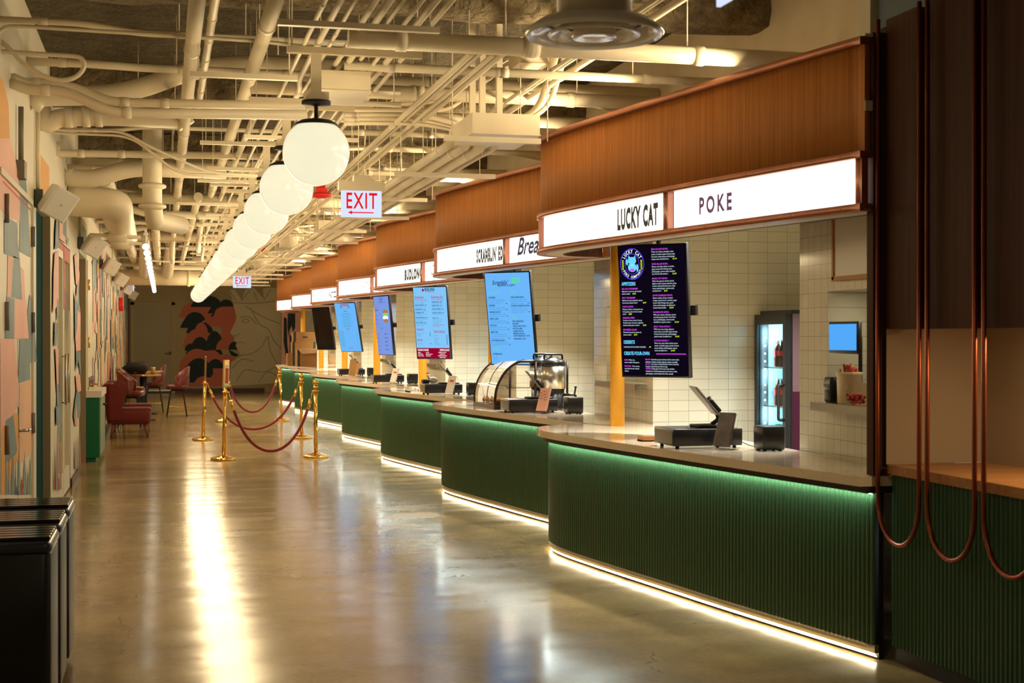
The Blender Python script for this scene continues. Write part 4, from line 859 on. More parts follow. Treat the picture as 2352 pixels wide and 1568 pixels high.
# ------------------------------------------------------------ bottle fridges
LEDB = emat('fridge_led', (.55, .95, 1), 14)
mbb = None
for k, lit in ((0, 1), (1, 0), (2, 1)):
    y0 = k * D
    f = thing('bottle_fridge', 'tall black glass-door bottle fridge, %s' % ['lit blue inside, in the nearest stall', 'unlit, behind the column of the second stall', 'lit blue inside, in the third stall'][k], 'fridge', (4.66, 10.13 + y0, 0))
    mb = MB().bb(.04, .62, 0, .03, .1, 1.83).bb(.04, .62, .56, .59, .1, 1.83).bb(.6, .62, .03, .56, .1, 1.83).bb(.04, .6, .03, .56, 1.78, 1.83).bb(.04, .6, .03, .56, .1, .2).bb(.02, .62, 0, .59, 0.01, .1); mb.build('body', 'black', f)
    MB().bb(.56, .598, .032, .558, .2, 1.78).bb(.1, .56, .555, .559, .2, 1.78).bb(.1, .56, .031, .035, .2, 1.78).bb(.1, .6, .035, .555, 1.775, 1.779).build('liner', mat('fridge_liner', (.5, .75, .85), .3) if lit else 'grayp', f)
    MB().bb(-.01, .035, 0, .05, .12, 1.8).bb(-.01, .035, .54, .59, .12, 1.8).bb(-.01, .035, .05, .54, 1.72, 1.8).bb(-.01, .035, .05, .54, .12, .2).build('door_frame', 'black', f)
    MB().bb(.01, .02, .05, .54, .2, 1.72).build('door_glass', 'glass', f)
    MB().tube(fillet([(-.01, .04, .98), (-.05, .04, .98), (-.05, .04, 1.25), (-.01, .04, 1.25)], .02), .012, 8).build('handle', 'matte', f)
    for z in (1.065, 1.375):
        mb = MB()
        for j in range(9): mb.tube([(.08, .05 + j * .061, z), (.55, .05 + j * .061, z)], .004, 6)
        mb.tube([(.08, .035, z), (.08, .555, z)], .006, 6); mb.build('wire_shelf', 'steel', f)
    if k == 0: MB().bb(-.001, .0, .0, .0, 0, 0).bb(.05, .6, -.0025, -.0005, 1.2, 1.8).build('side_graphic', mat('mauve_panel', (.09, .055, .06), .4), f); MB().bb(.05, .6, -.0025, -.0005, .15, 1.2).build('side_graphic', mat('plum_panel', (.03, .003, .015), .4), f); MB().lathe([(.13, 0), (.13, .002)], (.36, -.003, .95), 24, rot=Matrix.Rotation(PI / 2, 3, 'X')).build('side_graphic', 'pred', f)
    if lit:
        mb = MB(); z = .3
        while z < 1.66: mb.sphere((.06, .53, z), .008, 8, 6); z += .0625
        mb.build('light_strip', LEDB, f); light('AREA', 'fridge_lamp', (.12, .45, 1.0), 14, (.45, .85, 1), f, .04, 1.4, rot=(PI / 2, 0, 0)); light('AREA', 'top_lamp', (.3, .3, 1.76), 5, (.5, .88, 1), f, .2)
    if k == 0:
        cols = [mat('green_bottle', (.05, .25, .08), .1, trans=.6), mat('cola_bottle', (.05, .012, .006), .12), mat('amber_bottle', (.35, .2, .04), .12, trans=.5)]
        for zi, z in enumerate((1.381, 1.071)):
            for r_ in range(2):
                for j in range(5):
                    if zi + r_ + j == 0 or mbb is None:
                        bo = thing('bottle', '', 'bottle'); mbb = bo
                        MB().lathe([(.028, 0), (.032, .01), (.032, .07), (.028, .085), (.032, .11), (.03, .14), (.014, .18), (.013, .205)], (0, 0, 0), 16).build('bottle_body', cols[1], bo)
                        MB().lathe([(.0145, .203), (.0145, .218)], (0, 0, 0), 12).build('cap', 'white', bo); MB().lathe([(.0328, .09), (.0328, .13)], (0, 0, 0), 16, cap=False).build('wrapper', mat('bottle_wrap', (.6, .02, .03), .5), bo)
                    else: bo = dup(mbb)
                    bo['category'] = 'bottle'; bo['group'] = 'bottles on the %s fridge shelf' % ('upper' if zi == 0 else 'lower'); bo['label'] = 'bottle with a red wrapper on the %s shelf of the lit fridge' % ('upper' if zi == 0 else 'lower')
                    bo.location = (4.66 + .14 + r_ * .12, 10.13 + .1 + j * .09, z)
        for j in range(5):
            o = MB().lathe([(.03, 0), (.033, .01), (.033, .11), (.028, .122)], (0, 0, 0), 14).build('can', 'gdoor'); tag(o, 'green can on the bottom shelf of the lit fridge', 'can', 'cans in the fridge'); o.location = (4.66 + .14, 10.13 + .1 + j * .09, .8)
        MB().bb(.1, .55, .04, .55, .785, .798).build('bottom_shelf', 'steel', f)
# ------------------------------------------------------------ pass window of the nearest stall
t = thing('kitchen_monitor', 'small monitor with a plain blue display in the tiled pass window', 'monitor', (3.78, 7.47, 1.617), rz=math.radians(-86))
MB().rbox((0, .02, 0), (.32, .03, .185), .008).build('casing', 'black', t); MB().poly([(-.148, .003, -.072), (.148, .003, -.072), (.148, .003, .078), (-.148, .003, .078)]).build('display', emat('monitor_blue', (.09, .42, 1), .95), t)
MB().tube([(0, .035, -.0), (0, .12, -.0), (0, .12, -.37)], .012, 8).rbox((0, .12, -.372), (.12, .12, .01), .01).build('stand', 'black', t)
for o in t.children: o.location.z += .0
t = thing('straw_crock', 'cream crock full of red and orange wrapped sticks on the pass shelf', 'crock', (3.80, 7.42, 1.24))
MB().lathe([(.062, 0), (.068, .01), (.07, .16), (.076, .165), (.076, .18), (.068, .182), (.064, .17), (.062, .03), (.001, .02)], (0, 0, 0), 28).build('crock', mat('crock_glaze', (.68, .55, .33), .25), t)
for i in range(22):
    a = random.uniform(0, 2 * PI); r = random.uniform(0, .05); o = MB().tube([(0, 0, 0), (math.cos(a) * .02, math.sin(a) * .02, .17)], .006, 6).build('wrapped_stick', 'pred' if i % 3 else 'orange')
    tag(o, 'red or orange wrapped stick standing in the cream crock', 'stick', 'wrapped sticks in the crock'); o.location = (3.80 + math.cos(a) * r * .8, 7.42 + math.sin(a) * r * .8, 1.285 + random.uniform(-.02, .015))
t = thing('napkin_dispenser', 'dark grey napkin dispenser beside the cream crock', 'dispenser', (3.80, 7.60, 1.24))
MB().rbox((0, 0, .075), (.10, .10, .145), .02).build('body', 'black', t); MB().rbox((-.0505, 0, .1), (.004, .08, .05), .002).build('front_plate', 'galv', t)
t = thing('candy_jar', 'clear jar of red wrapped candies in front of the crock', 'jar', (3.765, 7.27, 1.24))
MB().lathe([(.05, 0), (.06, .02), (.06, .11), (.05, .125)], (0, 0, 0), 24, cap=False).build('glass_jar', 'glass', t)
mb = MB()
for i in range(70): mb.sphere((random.uniform(-.035, .035), random.uniform(-.035, .035), .012 + random.uniform(0, .05)), .009, 7, 5)
o = mb.build('wrapped_candies', mat('candy_wrap', (.5, .05, .03), .3, noise=((80, 80, 80), .8, 2)), t); o['kind'] = 'stuff'
# things on farther counters
t = thing('toy_chicken', 'small white toy chicken with red comb on the third counter drawer', 'toy', (3.22, 8.62 + 2 * D, 1.048))
MB().sphere((0, 0, .045), .04, 14, 10, sc=(1.5, .8, 1)).sphere((-.06, 0, .1), .022, 12, 8).tube([(-.045, 0, .06), (-.06, 0, .1)], .018, 8).build('body', 'paper', t); MB().sphere((-.062, 0, .125), .014, 8, 6, sc=(1.4, .4, 1)).build('comb', 'red', t)
t = thing('card_terminal', 'small black card terminal on the left end of the third drawer', 'card terminal', (3.12, 8.6 + 2 * D, 1.048)); MB().rbox((0, 0, .03), (.08, .14, .05), .015).build('body', 'black', t)
t = thing('cup_rack', 'white rack of small cups behind the third counter drawer', 'rack', (3.08, 9.3 + 2 * D, .925)); MB().bb(-.06, .06, -.2, .2, 0, .012).bb(-.06, -.055, -.2, .2, 0, .05).bb(.055, .06, -.2, .2, 0, .05).build('rack', 'white', t)
for i in range(8): o = MB().lathe([(.018, 0), (.024, .055)], (0, 0, 0), 12).build('small_cup', 'paper'); tag(o, 'small pale cup standing in the white rack, third counter', 'cup', 'small cups in the rack'); o.location = (3.055 + .05 * (i % 2), 9.3 + 2 * D - .16 + .1 * (i // 2), .937)
t = thing('paper_bag', 'folded kraft paper bag leaning by the fifth register', 'bag', (3.28, 8.1 + 4 * D, .925)); MB().box((0, 0, .15), (.12, .05, .29), rot=Matrix.Rotation(.12, 3, 'Y')).build('bag', 'coat', t)
# cardboard boxes at the far end
for i, (px, py, w_, h_, dz, Y) in enumerate([(706, 800, .38, .27, .0, 36.2), (662, 848, .32, .45, 0, 36.0)]): pass
BX = [(3.30, 34.0, .925, .46, .5, .42, 'open cardboard box in front, its top flaps torn'), (3.28, 34.9, .925, .5, .5, .34, 'lower cardboard box behind the open box'), (3.28, 34.9, 1.265, .5, .5, .24, 'middle cardboard box of the stack behind'), (3.34, 34.95, 1.505, .56, .5, .24, 'top cardboard box of the stack, dark tape and mark on it'), (2.98, 35.0, .925, .1, .4, .3, 'narrow cardboard box at the left of the stack')]
for i, (x, y, z, a, b_, c, lab) in enumerate(BX):
    t = thing('cardboard_box', lab + ' at the far counters', 'box', (x, y, z), group='cardboard boxes on the far counters')
    MB().bb(-a / 2, a / 2, -b_ / 2, b_ / 2, 0, c).build('carton', 'card', t)
    if i != 4: MB().bb(-a / 2 - .001, -a / 2 + .06, -b_ / 2 - .002, -b_ / 2 - .001, 0, c).build('tape_strip', 'tape', t)
    if i == 0: MB().poly([(-a / 2, -b_ / 2, c), (a / 2, -b_ / 2, c), (a / 2 - .03, -b_ / 2 - .1, c - .1), (-a / 2 + .1, -b_ / 2 - .12, c - .12)]).poly([(a / 2, -b_ / 2, c), (a / 2, b_ / 2, c), (a / 2 + .12, b_ / 2, c + .08), (a / 2 + .12, -b_ / 2, c + .08)]).build('flap', 'card', t)
    if i == 3: MB().bb(-.06, .06, -b_ / 2 - .003, -b_ / 2 - .001, .1, .13).build('printed_mark', 'tape', t)
# ------------------------------------------------------------ ceiling services
ORDN = ['first', 'second', 'third', 'fourth', 'fifth', 'sixth', 'seventh', 'eighth', 'ninth', 'tenth', 'eleventh', 'twelfth', 'thirteenth', 'fourteenth', 'fifteenth', 'sixteenth', 'seventeenth', 'eighteenth', 'nineteenth', 'twentieth'] + ['%s-%s' % (t, o) for t in ('twenty', 'thirty', 'forty') for o in ('first', 'second', 'third', 'fourth', 'fifth', 'sixth', 'seventh', 'eighth', 'ninth', 'tenth')]
def rods(mb, pts, r=.004):
    for x, y, z in pts: mb.tube([(x, y, z), (x, y, DZ)], r, 5)
def pipe(name, path, r, label, cat='pipe', group=None, m='cream2', hang=None, bands=None, seg=14, fil=.12):
    mb = MB(); mb.tube(fillet(path, fil) if len(path) > 2 else path, r, seg)
    if bands:
        P = [Vector(p) for p in path]
        for i, t in bands:
            c = P[i].lerp(P[i + 1], t); d = (P[i + 1] - P[i]).normalized(); mb.tube([c - d * .03, c + d * .03], r * 1.14, seg)
    o = mb.build(name, m); tag(o, label, cat, group)
    if hang: hb = MB(); rods(hb, hang); hb.build('hanger_rod', 'cream2', o)
    return o
C = 'conduit'
# explicit nearest pieces, measured on the photograph and set at their own depth
def yp(Y, l): return [tuple(atY(x, y, Y)) for x, y in l]
pipe('conduit', [(LX, 9.9, 3.335)] + yp(9.9, [(55, 190), (150, 192), (255, 234), (320, 236), (700, 244)]), .030, 'upper thick conduit of the pair with an S-bend crossing near the left wall', C, bands=[(3, .5), (4, .15), (1, .3)])
pipe('conduit', [(LX, 9.8, 3.28)] + yp(9.8, [(60, 206), (150, 208), (250, 257), (320, 260), (705, 264)]), .034, 'lower thick conduit of the pair with an S-bend crossing near the left wall', C, bands=[(3, .6), (1, .5)])
pipe('duct', [(LX, 11.3, 3.36)] + yp(11.3, [(90, 222), (250, 218), (330, 202), (440, 160), (560, 148), (700, 155), (900, 160)]), .075, 'fat curving duct above the S-bend conduits at the upper left', 'duct', fil=.3, hang=[(.2, 11.3, 3.5)])
pipe('conduit', yp(9.0, [(-20, 95), (10, 62), (40, 60), (200, 70), (400, 82), (600, 95), (720, 110)]), .012, 'thin conduit running high across the upper left ceiling', C, fil=.05, hang=[(.5, 9.0, 3.5)])
fx = catmull(yp(9.3, [(-10, 85), (20, 110), (50, 142), (90, 170), (135, 184), (172, 178), (193, 155), (185, 133), (150, 128), (80, 124), (-10, 118)]), 14)
o = MB().tube([p for p in fx], [.0165 if i % 2 else .0135 for i in range(len(fx))], 10).build('flexible_conduit', 'cream2'); tag(o, 'ribbed flexible conduit hanging in a loop at the upper left', 'conduit')
pipe('conduit', [(LX, 13.0, 3.7)] + yp(13.0, [(110, 298), (285, 302), (345, 338), (480, 397), (640, 405)]), .013, 'upper of two thin conduits slanting down across the left ceiling', C, fil=.15, bands=[(1, .6)])
pipe('conduit', [(LX, 13.1, 3.66)] + yp(13.1, [(110, 305), (300, 312), (395, 388), (430, 400), (640, 408)]), .012, 'lower of two thin conduits slanting down across the left ceiling', C, fil=.15)
pipe('duct', [(LX, 12.2, 3.5)] + yp(12.2, [(105, 290), (135, 270), (250, 268), (420, 275), (430, 290)]), .075, 'banded duct with an elbow at the left wall behind the S-bend conduits', 'duct', bands=[(2, .2), (2, .55), (2, .8)], fil=.12, hang=[(-.2, 12.2, 3.6)])
pipe('pipe', [(LX, 14.0, 3.45)] + yp(14.0, [(130, 352), (500, 357), (640, 360)]), .035, 'clamped pipe crossing the hall under the left ceiling beams', bands=[(1, .15), (1, .4)], hang=[(0, 14, 3.4)])
pipe('duct', [(LX, 15.2, 3.30)] + yp(15.2, [(160, 408), (215, 412), (300, 385), (520, 392)]), .09, 'S-shaped duct above the big elbow at the left wall', 'duct', fil=.3, hang=[(.1, 15.2, 3.4)])
t = thing('pipe_elbow', 'very large cream pipe elbow coming out of the left wall with flanged valves', 'pipe')
p0 = atY(150, 462, 15.6); MB().tube(fillet([(LX + .002, 15.6, p0.z + .02), (p0.x + .2, 15.6, p0.z), (p0.x + .52, 15.6, p0.z - .02), (p0.x + .52, 16.2, p0.z - .12), (p0.x + .5, 19.5, p0.z - .1)], .3, 8), .165, 24).build('bend', 'cream2', t)
for i, (yy, zz) in enumerate(((16.6, -.28), (17.4, -.30))):
    MB().tube([(p0.x + .2, yy, p0.z + zz), (p0.x + .75, yy, p0.z + zz - .02)], .022, 10).tube([(p0.x + .40, yy, p0.z + zz), (p0.x + .60, yy, p0.z + zz)], .08, 20).build('valve_clamp', 'cream', t)
t = thing('drop_pipe', 'vertical cream pipe with round flanges hanging left of the globe row', 'pipe', (0, 0, 0))
q = atY(350, 500, 14.6); MB().tube([(q.x, q.y, DZ - .002), (q.x, q.y, 2.95), (q.x + .02, q.y + .5, 2.82), (q.x + .3, q.y + .9, 2.8)], .095, 20).build('shaft', 'cream2', t)
for z in (3.42, 3.12, 2.92): MB().lathe([(.09, -.03), (.135, -.012), (.135, .012), (.09, .03)], (q.x, q.y, z), 24).build('flange', 'cream2', t)
# long pipes down the hall
LONG = [(.175, 3.40, .046, 4.5, 27.5, 'thick banded'), (.285, 3.52, .026, 4.5, 12.2, 'short slim upper'), (.585, 3.42, .046, 4.5, 24, 'thick second'), (.70, 3.36, .026, 10.8, 26, 'slim kinked')]
for X, z, r, y0, y1, nm in LONG:
    mb_h = [(X, y, z + r) for y in range(6, int(y1), 3)]
    e = [(X, y0, z), (X, y1 - 1, z), (X - .02, y1, z - .25), (X + .0, y1 + .9, z - .32)] if y1 > 20 else [(X, y0, z), (X, y1, z)]
    pipe('long_pipe', e, r, '%s cream pipe running lengthwise left of the globe row' % nm, bands=[(0, j / 12 + .04) for j in range(12)], hang=mb_h, fil=.15)
for i, X in enumerate((-.62, -.12, .42)):
    pipe('long_pipe', [(X, 16 + i, 3.35), (X, 38, 3.35)], (.09, .07, .05)[i], '%s far lengthwise pipe over the left half of the hall' % ('thick left', 'middle', 'slim right')[i], bands=[(0, j / 8) for j in range(8)], hang=[(X, y, 3.4) for y in (20, 27, 34)])
for i, X in enumerate((.80, .885, .965, 1.05, 1.13, 1.205, 1.28, 1.36, 1.45)):
    z = 3.33 + .015 * (i % 3); off = .06 * math.sin(i * 2.1)
    pipe('long_conduit', [(X, 3.5, z), (X, 9 + i * .6, z), (X + off, 9.5 + i * .6, z + .02 * (i % 2)), (X + off, 24, z), (X, 24.5, z), (X, 39, z)], (.013, .018, .012, .016, .02, .013, .012, .02, .016)[i], '%s lengthwise conduit of the bundle above the globes, counting from the left' % ORDN[i], C, 'conduit bundle above the globes', bands=[(0, .2), (0, .7), (2, .1), (2, .3), (2, .6), (4, .2)], seg=10, fil=.2)
for i, (X, z, r) in enumerate(((1.98, 2.99, .030), (2.08, 2.98, .038), (2.19, 2.97, .040), (2.30, 2.98, .026))):
    pipe('long_pipe', [(X, 9.9, z), (X, 24 - i, z), (X + .05, 24.6 - i, z + .1), (X + .05, 38, z + .1)], r, '%s pipe of the low bundle leaving the big junction box' % ORDN[i], 'pipe', 'low pipe bundle right of the globes', bands=[(0, j / 9 + .03) for j in range(9)], hang=[(X, y, z) for y in range(11, 37, 3)])
for i, (X, z) in enumerate(((1.72, 3.25), (1.78, 3.26), (1.85, 3.25), (1.92, 3.27), (2.45, 3.35), (2.55, 3.4), (2.62, 3.38), (2.7, 3.42))):
    pipe('long_conduit', [(X, 6.5 if i > 3 else 8, z), (X, 37, z)], .014 if i % 3 else .02, '%s thin lengthwise conduit high over the stall side' % ORDN[i], C, 'high conduits over the stall side', bands=[(0, .1), (0, .3), (0, .5)], seg=8)
# strut trapezes carrying the globes and the conduit bundle
for i in range(15):
    yy = 8.36 + 2.06 * i
    t = thing('strut_trapeze', 'slotted steel strut hung on rods above the %s globe' % ORDN[i], 'bracket', (0, yy, 0), group='struts above the globes')
    MB().bb(.7, 1.5, -.02, .02, 3.295, 3.315).bb(.7, 1.5, -.02, -.016, 3.275, 3.295).bb(.7, 1.5, .016, .02, 3.275, 3.295).bb(.84, .90, -.012, .012, 3.05, 3.28).build('channel', 'cream2', t)
    hb = MB(); rods(hb, [(.73, 0, 3.3), (1.47, 0, 3.3)]); hb.build('hanger_rod', 'cream2', t)
for i in range(26):
    yy = 6.2 + 1.23 * i; x0 = random.uniform(.15, .75); x1 = x0 + random.uniform(.5, 1.1); z = random.uniform(3.12, 3.3)
    t = thing('strut_trapeze', 'short cross strut on rods, %s down the hall' % ORDN[i], 'bracket', (0, yy, 0), group='short cross struts')
    MB().bb(x0, x1, -.02, .02, z, z + .03).build('channel', 'cream2', t); hb = MB(); rods(hb, [(x0 + .05, 0, z), (x1 - .05, 0, z)]); hb.build('hanger_rod', 'cream2', t)
for i in range(14):
    yy = 9.2 + 2.1 * i; z = 2.93
    t = thing('strut_trapeze', 'low strut under the pipes by the stalls, %s down the hall' % ORDN[i], 'bracket', (0, yy, 0), group='low struts beside the stalls')
    MB().bb(1.8, 2.45 + .18 * (i % 2), -.022, .022, z - .02, z + .015).build('channel', 'cream2', t); hb = MB(); rods(hb, [(1.85, 0, z), (2.5, 0, z)]); hb.build('hanger_rod', 'cream2', t)
# cross pipes and ducts
n = 0
Ys = [6.9, 7.9, 8.9, 10.2, 11.1, 12.0, 12.9, 13.7, 14.6, 15.4, 16.4, 17.3, 18.4, 19.2, 20.2, 21.3, 22.3, 23.5, 24.6, 25.7, 27, 28.2, 29.5, 30.8, 32, 33.4, 34.9, 36.5, 38.2]
for i, yy in enumerate(Ys):
    r = random.choice([.028, .05, .07, .09, .04]); z = random.uniform(3.28, 3.62); x0 = random.choice([.6, 1.1, 1.5, LX + .02 if yy > 16 else 1.0])
    if i == 1: r, z, x0 = .052, 3.28, 1.0
    pipe('cross_pipe', [(x0, yy, z), (3.955, yy, z)], r, '%s %s pipe crossing above the stall fronts' % (ORDN[i], 'thick' if r > .06 else 'slim' if r < .035 else 'cream'), 'pipe', 'pipes crossing above the stall fronts', bands=[(0, .1), (0, .35), (0, .36), (0, .7)], hang=[(1.9, yy, z), (3.0, yy, z)])
for i in range(20):
    yy = 9.4 + 1.55 * i + random.uniform(-.3, .3); r = random.choice([.02, .03, .055, .02, .08]); z = random.uniform(3.2, 3.65); b_ = random.uniform(.4, 1.6); k2 = random.uniform(-.12, .12)
    if yy < 16: r = min(r, .03); z += .15
    pipe('cross_pipe', [(LX, yy, z), (LX + .5, yy, z), (LX + .8, yy + .1, z + k2), (b_, yy + .1, z + k2)], r, '%s %s pipe crossing the left half of the hall' % (ORDN[i], 'thick' if r > .06 else 'cream'), 'pipe', 'pipes crossing the left half', bands=[(0, .5), (2, .2), (2, .7)], hang=[(.1, yy + .1, z)])
for i in range(9):
    yy = 10 + 3.1 * i; xa = random.uniform(1.2, 2.2)
    pipe('slanting_conduit', [(xa - .2, yy, 3.35), (xa, yy, 3.35), (xa + .6, yy + .9, 3.5), (min(xa + 1.6, 3.3), yy + 1.1, 3.55), (min(xa + 2.2, 3.9), yy + 1.1, 3.45)], .016, '%s bent conduit crossing towards the stalls' % ORDN[i], C, 'bent conduits', seg=8, fil=.25, hang=[(xa + .8, yy + .95, 3.5)])
# feed conduits around the big junction box
pipe('conduit', yp(9.7, [(1285, 85), (1275, 130), (1240, 250), (1180, 286)]), .028, 'thick conduit bending down from the diffuser side into the big box', C, fil=.2)
pipe('conduit', yp(9.6, [(1300, 85), (1295, 140), (1262, 245), (1200, 284)]), .018, 'slimmer conduit beside the thick one bending into the big box', C, fil=.2)
pipe('conduit', yp(10.4, [(820, 240), (970, 238), (1020, 225), (1120, 165), (1170, 132), (1205, 130)]), .016, 'long conduit curving up from the globes towards the small box', C, fil=.2, hang=[(1.6, 10.4, 3.35)])
pipe('conduit', yp(10.3, [(815, 252), (1030, 254), (1080, 215), (1150, 160), (1200, 140)]), .015, 'lower of the two long curving conduits right of the nearest globe', C, fil=.2)
for i, dy in enumerate((0, 10, 20)): pipe('conduit', yp(10.6 + .05 * i, [(790, 262 + dy), (960, 262 + dy), (1070, 290 + dy * .6)]), .02, '%s conduit of three slanting into the left side of the big box' % ORDN[i], C, 'three conduits entering the big box', fil=.3, bands=[(0, .1)])
def jbox(name, px0, px1, py0, py1, Y, dp, label, m='cream'):
    a = atY(px0, py0, Y); b = atY(px1, py1, Y); t = thing(name, label, 'electrical box', ((a.x + b.x) / 2, Y + dp / 2, b.z))
    w_ = b.x - a.x; h_ = a.z - b.z
    MB().bb(-w_ / 2, w_ / 2, -dp / 2, dp / 2, .003, h_).build('body', m, t); MB().bb(-w_ / 2 - .006, w_ / 2 + .006, -dp / 2 - .006, dp / 2 + .006, 0, .006).build('cover', m, t)
    mb = MB(); rods(mb, [(-w_ / 2 + .04, 0, h_), (w_ / 2 - .04, 0, h_)]);
    mb.v = [(x, y, z - b.z if z > DZ - .01 else z) for x, y, z in mb.v]; mb.build('hanger_rod', 'cream2', t); return t, a, b
t, a, b = jbox('junction_box', 1085, 1240, 258, 312, 9.3, .75, 'big cream junction box hanging between the globes and the nearest fascia')
for x in (-.17, -.10, .02): MB().bb(x - .02, x + .02, -.1, -.06, .16, DZ - b.z).build('strut_post', 'cream2', t)
jbox('junction_box', 732, 852, 160, 212, 8.9, .5, 'cream box in the conduit bundle just above the nearest globe')
jbox('junction_box', 1195, 1262, 85, 148, 9.6, .35, 'small cream box above the curving conduits beside the diffuser')
jbox('junction_box', 902, 962, 210, 232, 11.8, .12, 'small flat cream box behind the nearest globe')
jbox('junction_box', 732, 790, 505, 555, 21, .6, 'distant cream junction box above the third fascia')
jbox('junction_box', 640, 670, 572, 606, 29, .6, 'farthest cream junction box above the end of the stalls')
# diffusers
for i, (x, y, z) in enumerate([tuple(atY(1365, 78, 5.95)), tuple(atY(664, 580, 24.5)), tuple(atY(600, 624, 33.0))]):
    if i == 0:
        g = thing('ceiling_diffuser', '', 'air diffuser'); dd = g
        MB().tube([(0, 0, .06), (0, 0, DZ - z)], .165, 32).build('neck_duct', 'cream', g)
        MB().lathe([(.165, .075), (.24, .055), (.3, .012), (.305, 0), (.295, -.012), (.245, .012), (.225, .05)], (0, 0, 0), 48, cap=False).build('outer_cone', mat('diffuser_enamel', (.85, .82, .76), .15), g)
        MB().lathe([(.14, .04), (.2, .0), (.205, -.008), (.195, -.012), (.13, .03)], (0, 0, 0), 40, cap=False).build('middle_cone', MATS['diffuser_enamel'], g)
        MB().lathe([(.09, .02), (.10, -.012), (.095, -.02), (.05, -.012), (.001, -.012)], (0, 0, 0), 32, cap=False).build('inner_cone', MATS['diffuser_enamel'], g)
        MB().lathe([(.16, .07), (.001, .07)], (0, 0, 0), 24).build('dark_throat', 'matte', g)
    else: g = dup(dd)
    g.location = (x, y, z); g['category'] = 'air diffuser'; g['group'] = 'round ceiling diffusers'
    g['label'] = ['large round white air diffuser at the top centre, nearest', 'round air diffuser farther on, above the third stall', 'farthest round air diffuser beyond the second exit sign'][i]
# exit signs
def exit_sign(loc, rz, label, wd=.30, ht=.195, hide=False):
    t = thing('exit_sign', label, 'exit sign', loc, rz, 'hanging exit signs')
    MB().bb(-wd / 2, wd / 2, -.008, .008, 0, ht).build('panel', emat('exit_panel', (.72, .80, 1), 1.0), t)
    MB().bb(-wd / 2 - .02, wd / 2 + .02, -.035, .035, ht, ht + .065).build('housing', 'cream', t)
    MB().bb(-.06, .06, -.04, .04, ht + .065, ht + .11).build('mount', 'cream', t)
    mb = MB(); g = textgeo('EXIT', .165, 'CENTER', .012, .62, 1, 0, 1.15)
    for s_ in (1, -1): put_text(mb, g, lambda x, y: (x * s_, -.0095 * s_, .065 + y))
    for s_ in (1, -1): mb.poly([(-.10 * s_, -.0095 * s_, .034), (-.07 * s_, -.0095 * s_, .048), (-.07 * s_, -.0095 * s_, .038), (.09 * s_, -.0095 * s_, .038), (.09 * s_, -.0095 * s_, .03), (-.07 * s_, -.0095 * s_, .03), (-.07 * s_, -.0095 * s_, .02)])
    mb.build('lettering', emat('exit_red', (.85, .01, .015), 1.0), t)
    mb = MB(); rods(mb, [(-.02, 0, ht + .1 + 0)]); mb.v = [(x, y, DZ - loc[2] if z > DZ - .01 else z) for x, y, z in mb.v]; mb.build('hanger_rod', 'cream2', t)
e = atY(830, 499, 10.46); exit_sign((e.x, e.y, e.z), 0, 'hanging EXIT sign with left arrow beside the nearest globe')
e = atY(556, 661, 24.4); exit_sign((e.x, e.y, e.z), 0, 'distant hanging EXIT sign above the rope barrier')
exit_sign((1.93, 4.62, 2.80), PI / 2, 'EXIT sign cut off by the top edge, right of the diffuser')
e = atY(307, 668, 34); exit_sign((e.x, e.y, e.z), PI / 2, 'far EXIT sign seen edge-on near the left wall')
# red strobes
for i, (px, py, Y) in enumerate(((738, 450, 15.5), (601, 574, 27.5))):
    p = atY(px, py, Y); t = thing('fire_strobe', ['round red ceiling strobe between the globes and nearest exit sign', 'small distant red ceiling strobe beside the far globes'][i], 'fire alarm', p)
    MB().bb(-.06, .06, -.06, .06, .03, .12).build('base', 'red', t); MB().lathe([(.03, -.03), (.11, -.01), (.12, .01), (.1, .03)], (0, 0, 0), 24).build('disc', 'red', t); MB().sphere((0, 0, -.03), .03, 12, 8).build('lens', 'white', t)
    MB().bb(-.004, .004, -.004, .004, .12, DZ - p.z).build('hanger_rod', 'cream2', t)
# speakers on the left wall
sp0 = None
for i, (px, py, Y) in enumerate(((130, 463, 11.5), (205, 563, 17.3), (242, 610, 22.9), (268, 640, 28.4), (285, 662, 34.0), (296, 676, 39.5))):
    p = atY(px, py, Y)
    if i == 0:
        t = thing('wall_speaker', '', 'speaker'); sp0 = t; R = Matrix.Rotation(math.radians(32), 3, 'Z') @ Matrix.Rotation(math.radians(24), 3, 'X') @ Matrix.Rotation(math.radians(24), 3, 'Y')
        mb = MB(); b = 0
        for w_, h_, dpt in ((.19, .215, -.08), (.235, .24, -.065), (.20, .20, .03), (.13, .14, .09)):
            for sx, sz in ((-1, -1), (1, -1), (1, 1), (-1, 1)): mb.v.append(tuple(R @ Vector((sx * w_ / 2, dpt, sz * h_ / 2))))
        for k in range(3):
            for j in range(4): mb.face([k * 4 + j, k * 4 + (j + 1) % 4, k * 4 + 4 + (j + 1) % 4, k * 4 + 4 + j])
        mb.face([3, 2, 1, 0]); mb.face([12, 13, 14, 15]); mb.build('cabinet', 'white', t)
        MB().tube([(-.02, .06, .0), (-.12, .1, .02)], .014, 8).build('bracket', 'grayp', t)
        MB().bb(-.165, -.105, .06, .16, -.04, .10).build('wall_box', 'galv', t)
        MB().tube([(-.145, .11, .1), (-.145, .11, .75)], .018, 10).build('feed_conduit', 'cream2', t)
        MB().sphere(tuple(R @ Vector((0, -.081, 0))), .006, 8, 6).build('badge', 'grayp', t)
    else: t = dup(sp0)
    t.location = (max(p.x, LX + .17), p.y, p.z); t['category'] = 'speaker'; t['group'] = 'speakers on the left wall'; t['label'] = 'white wall speaker on the left wall, %s of six' % ['nearest', 'second', 'third', 'fourth', 'fifth', 'farthest'][i]
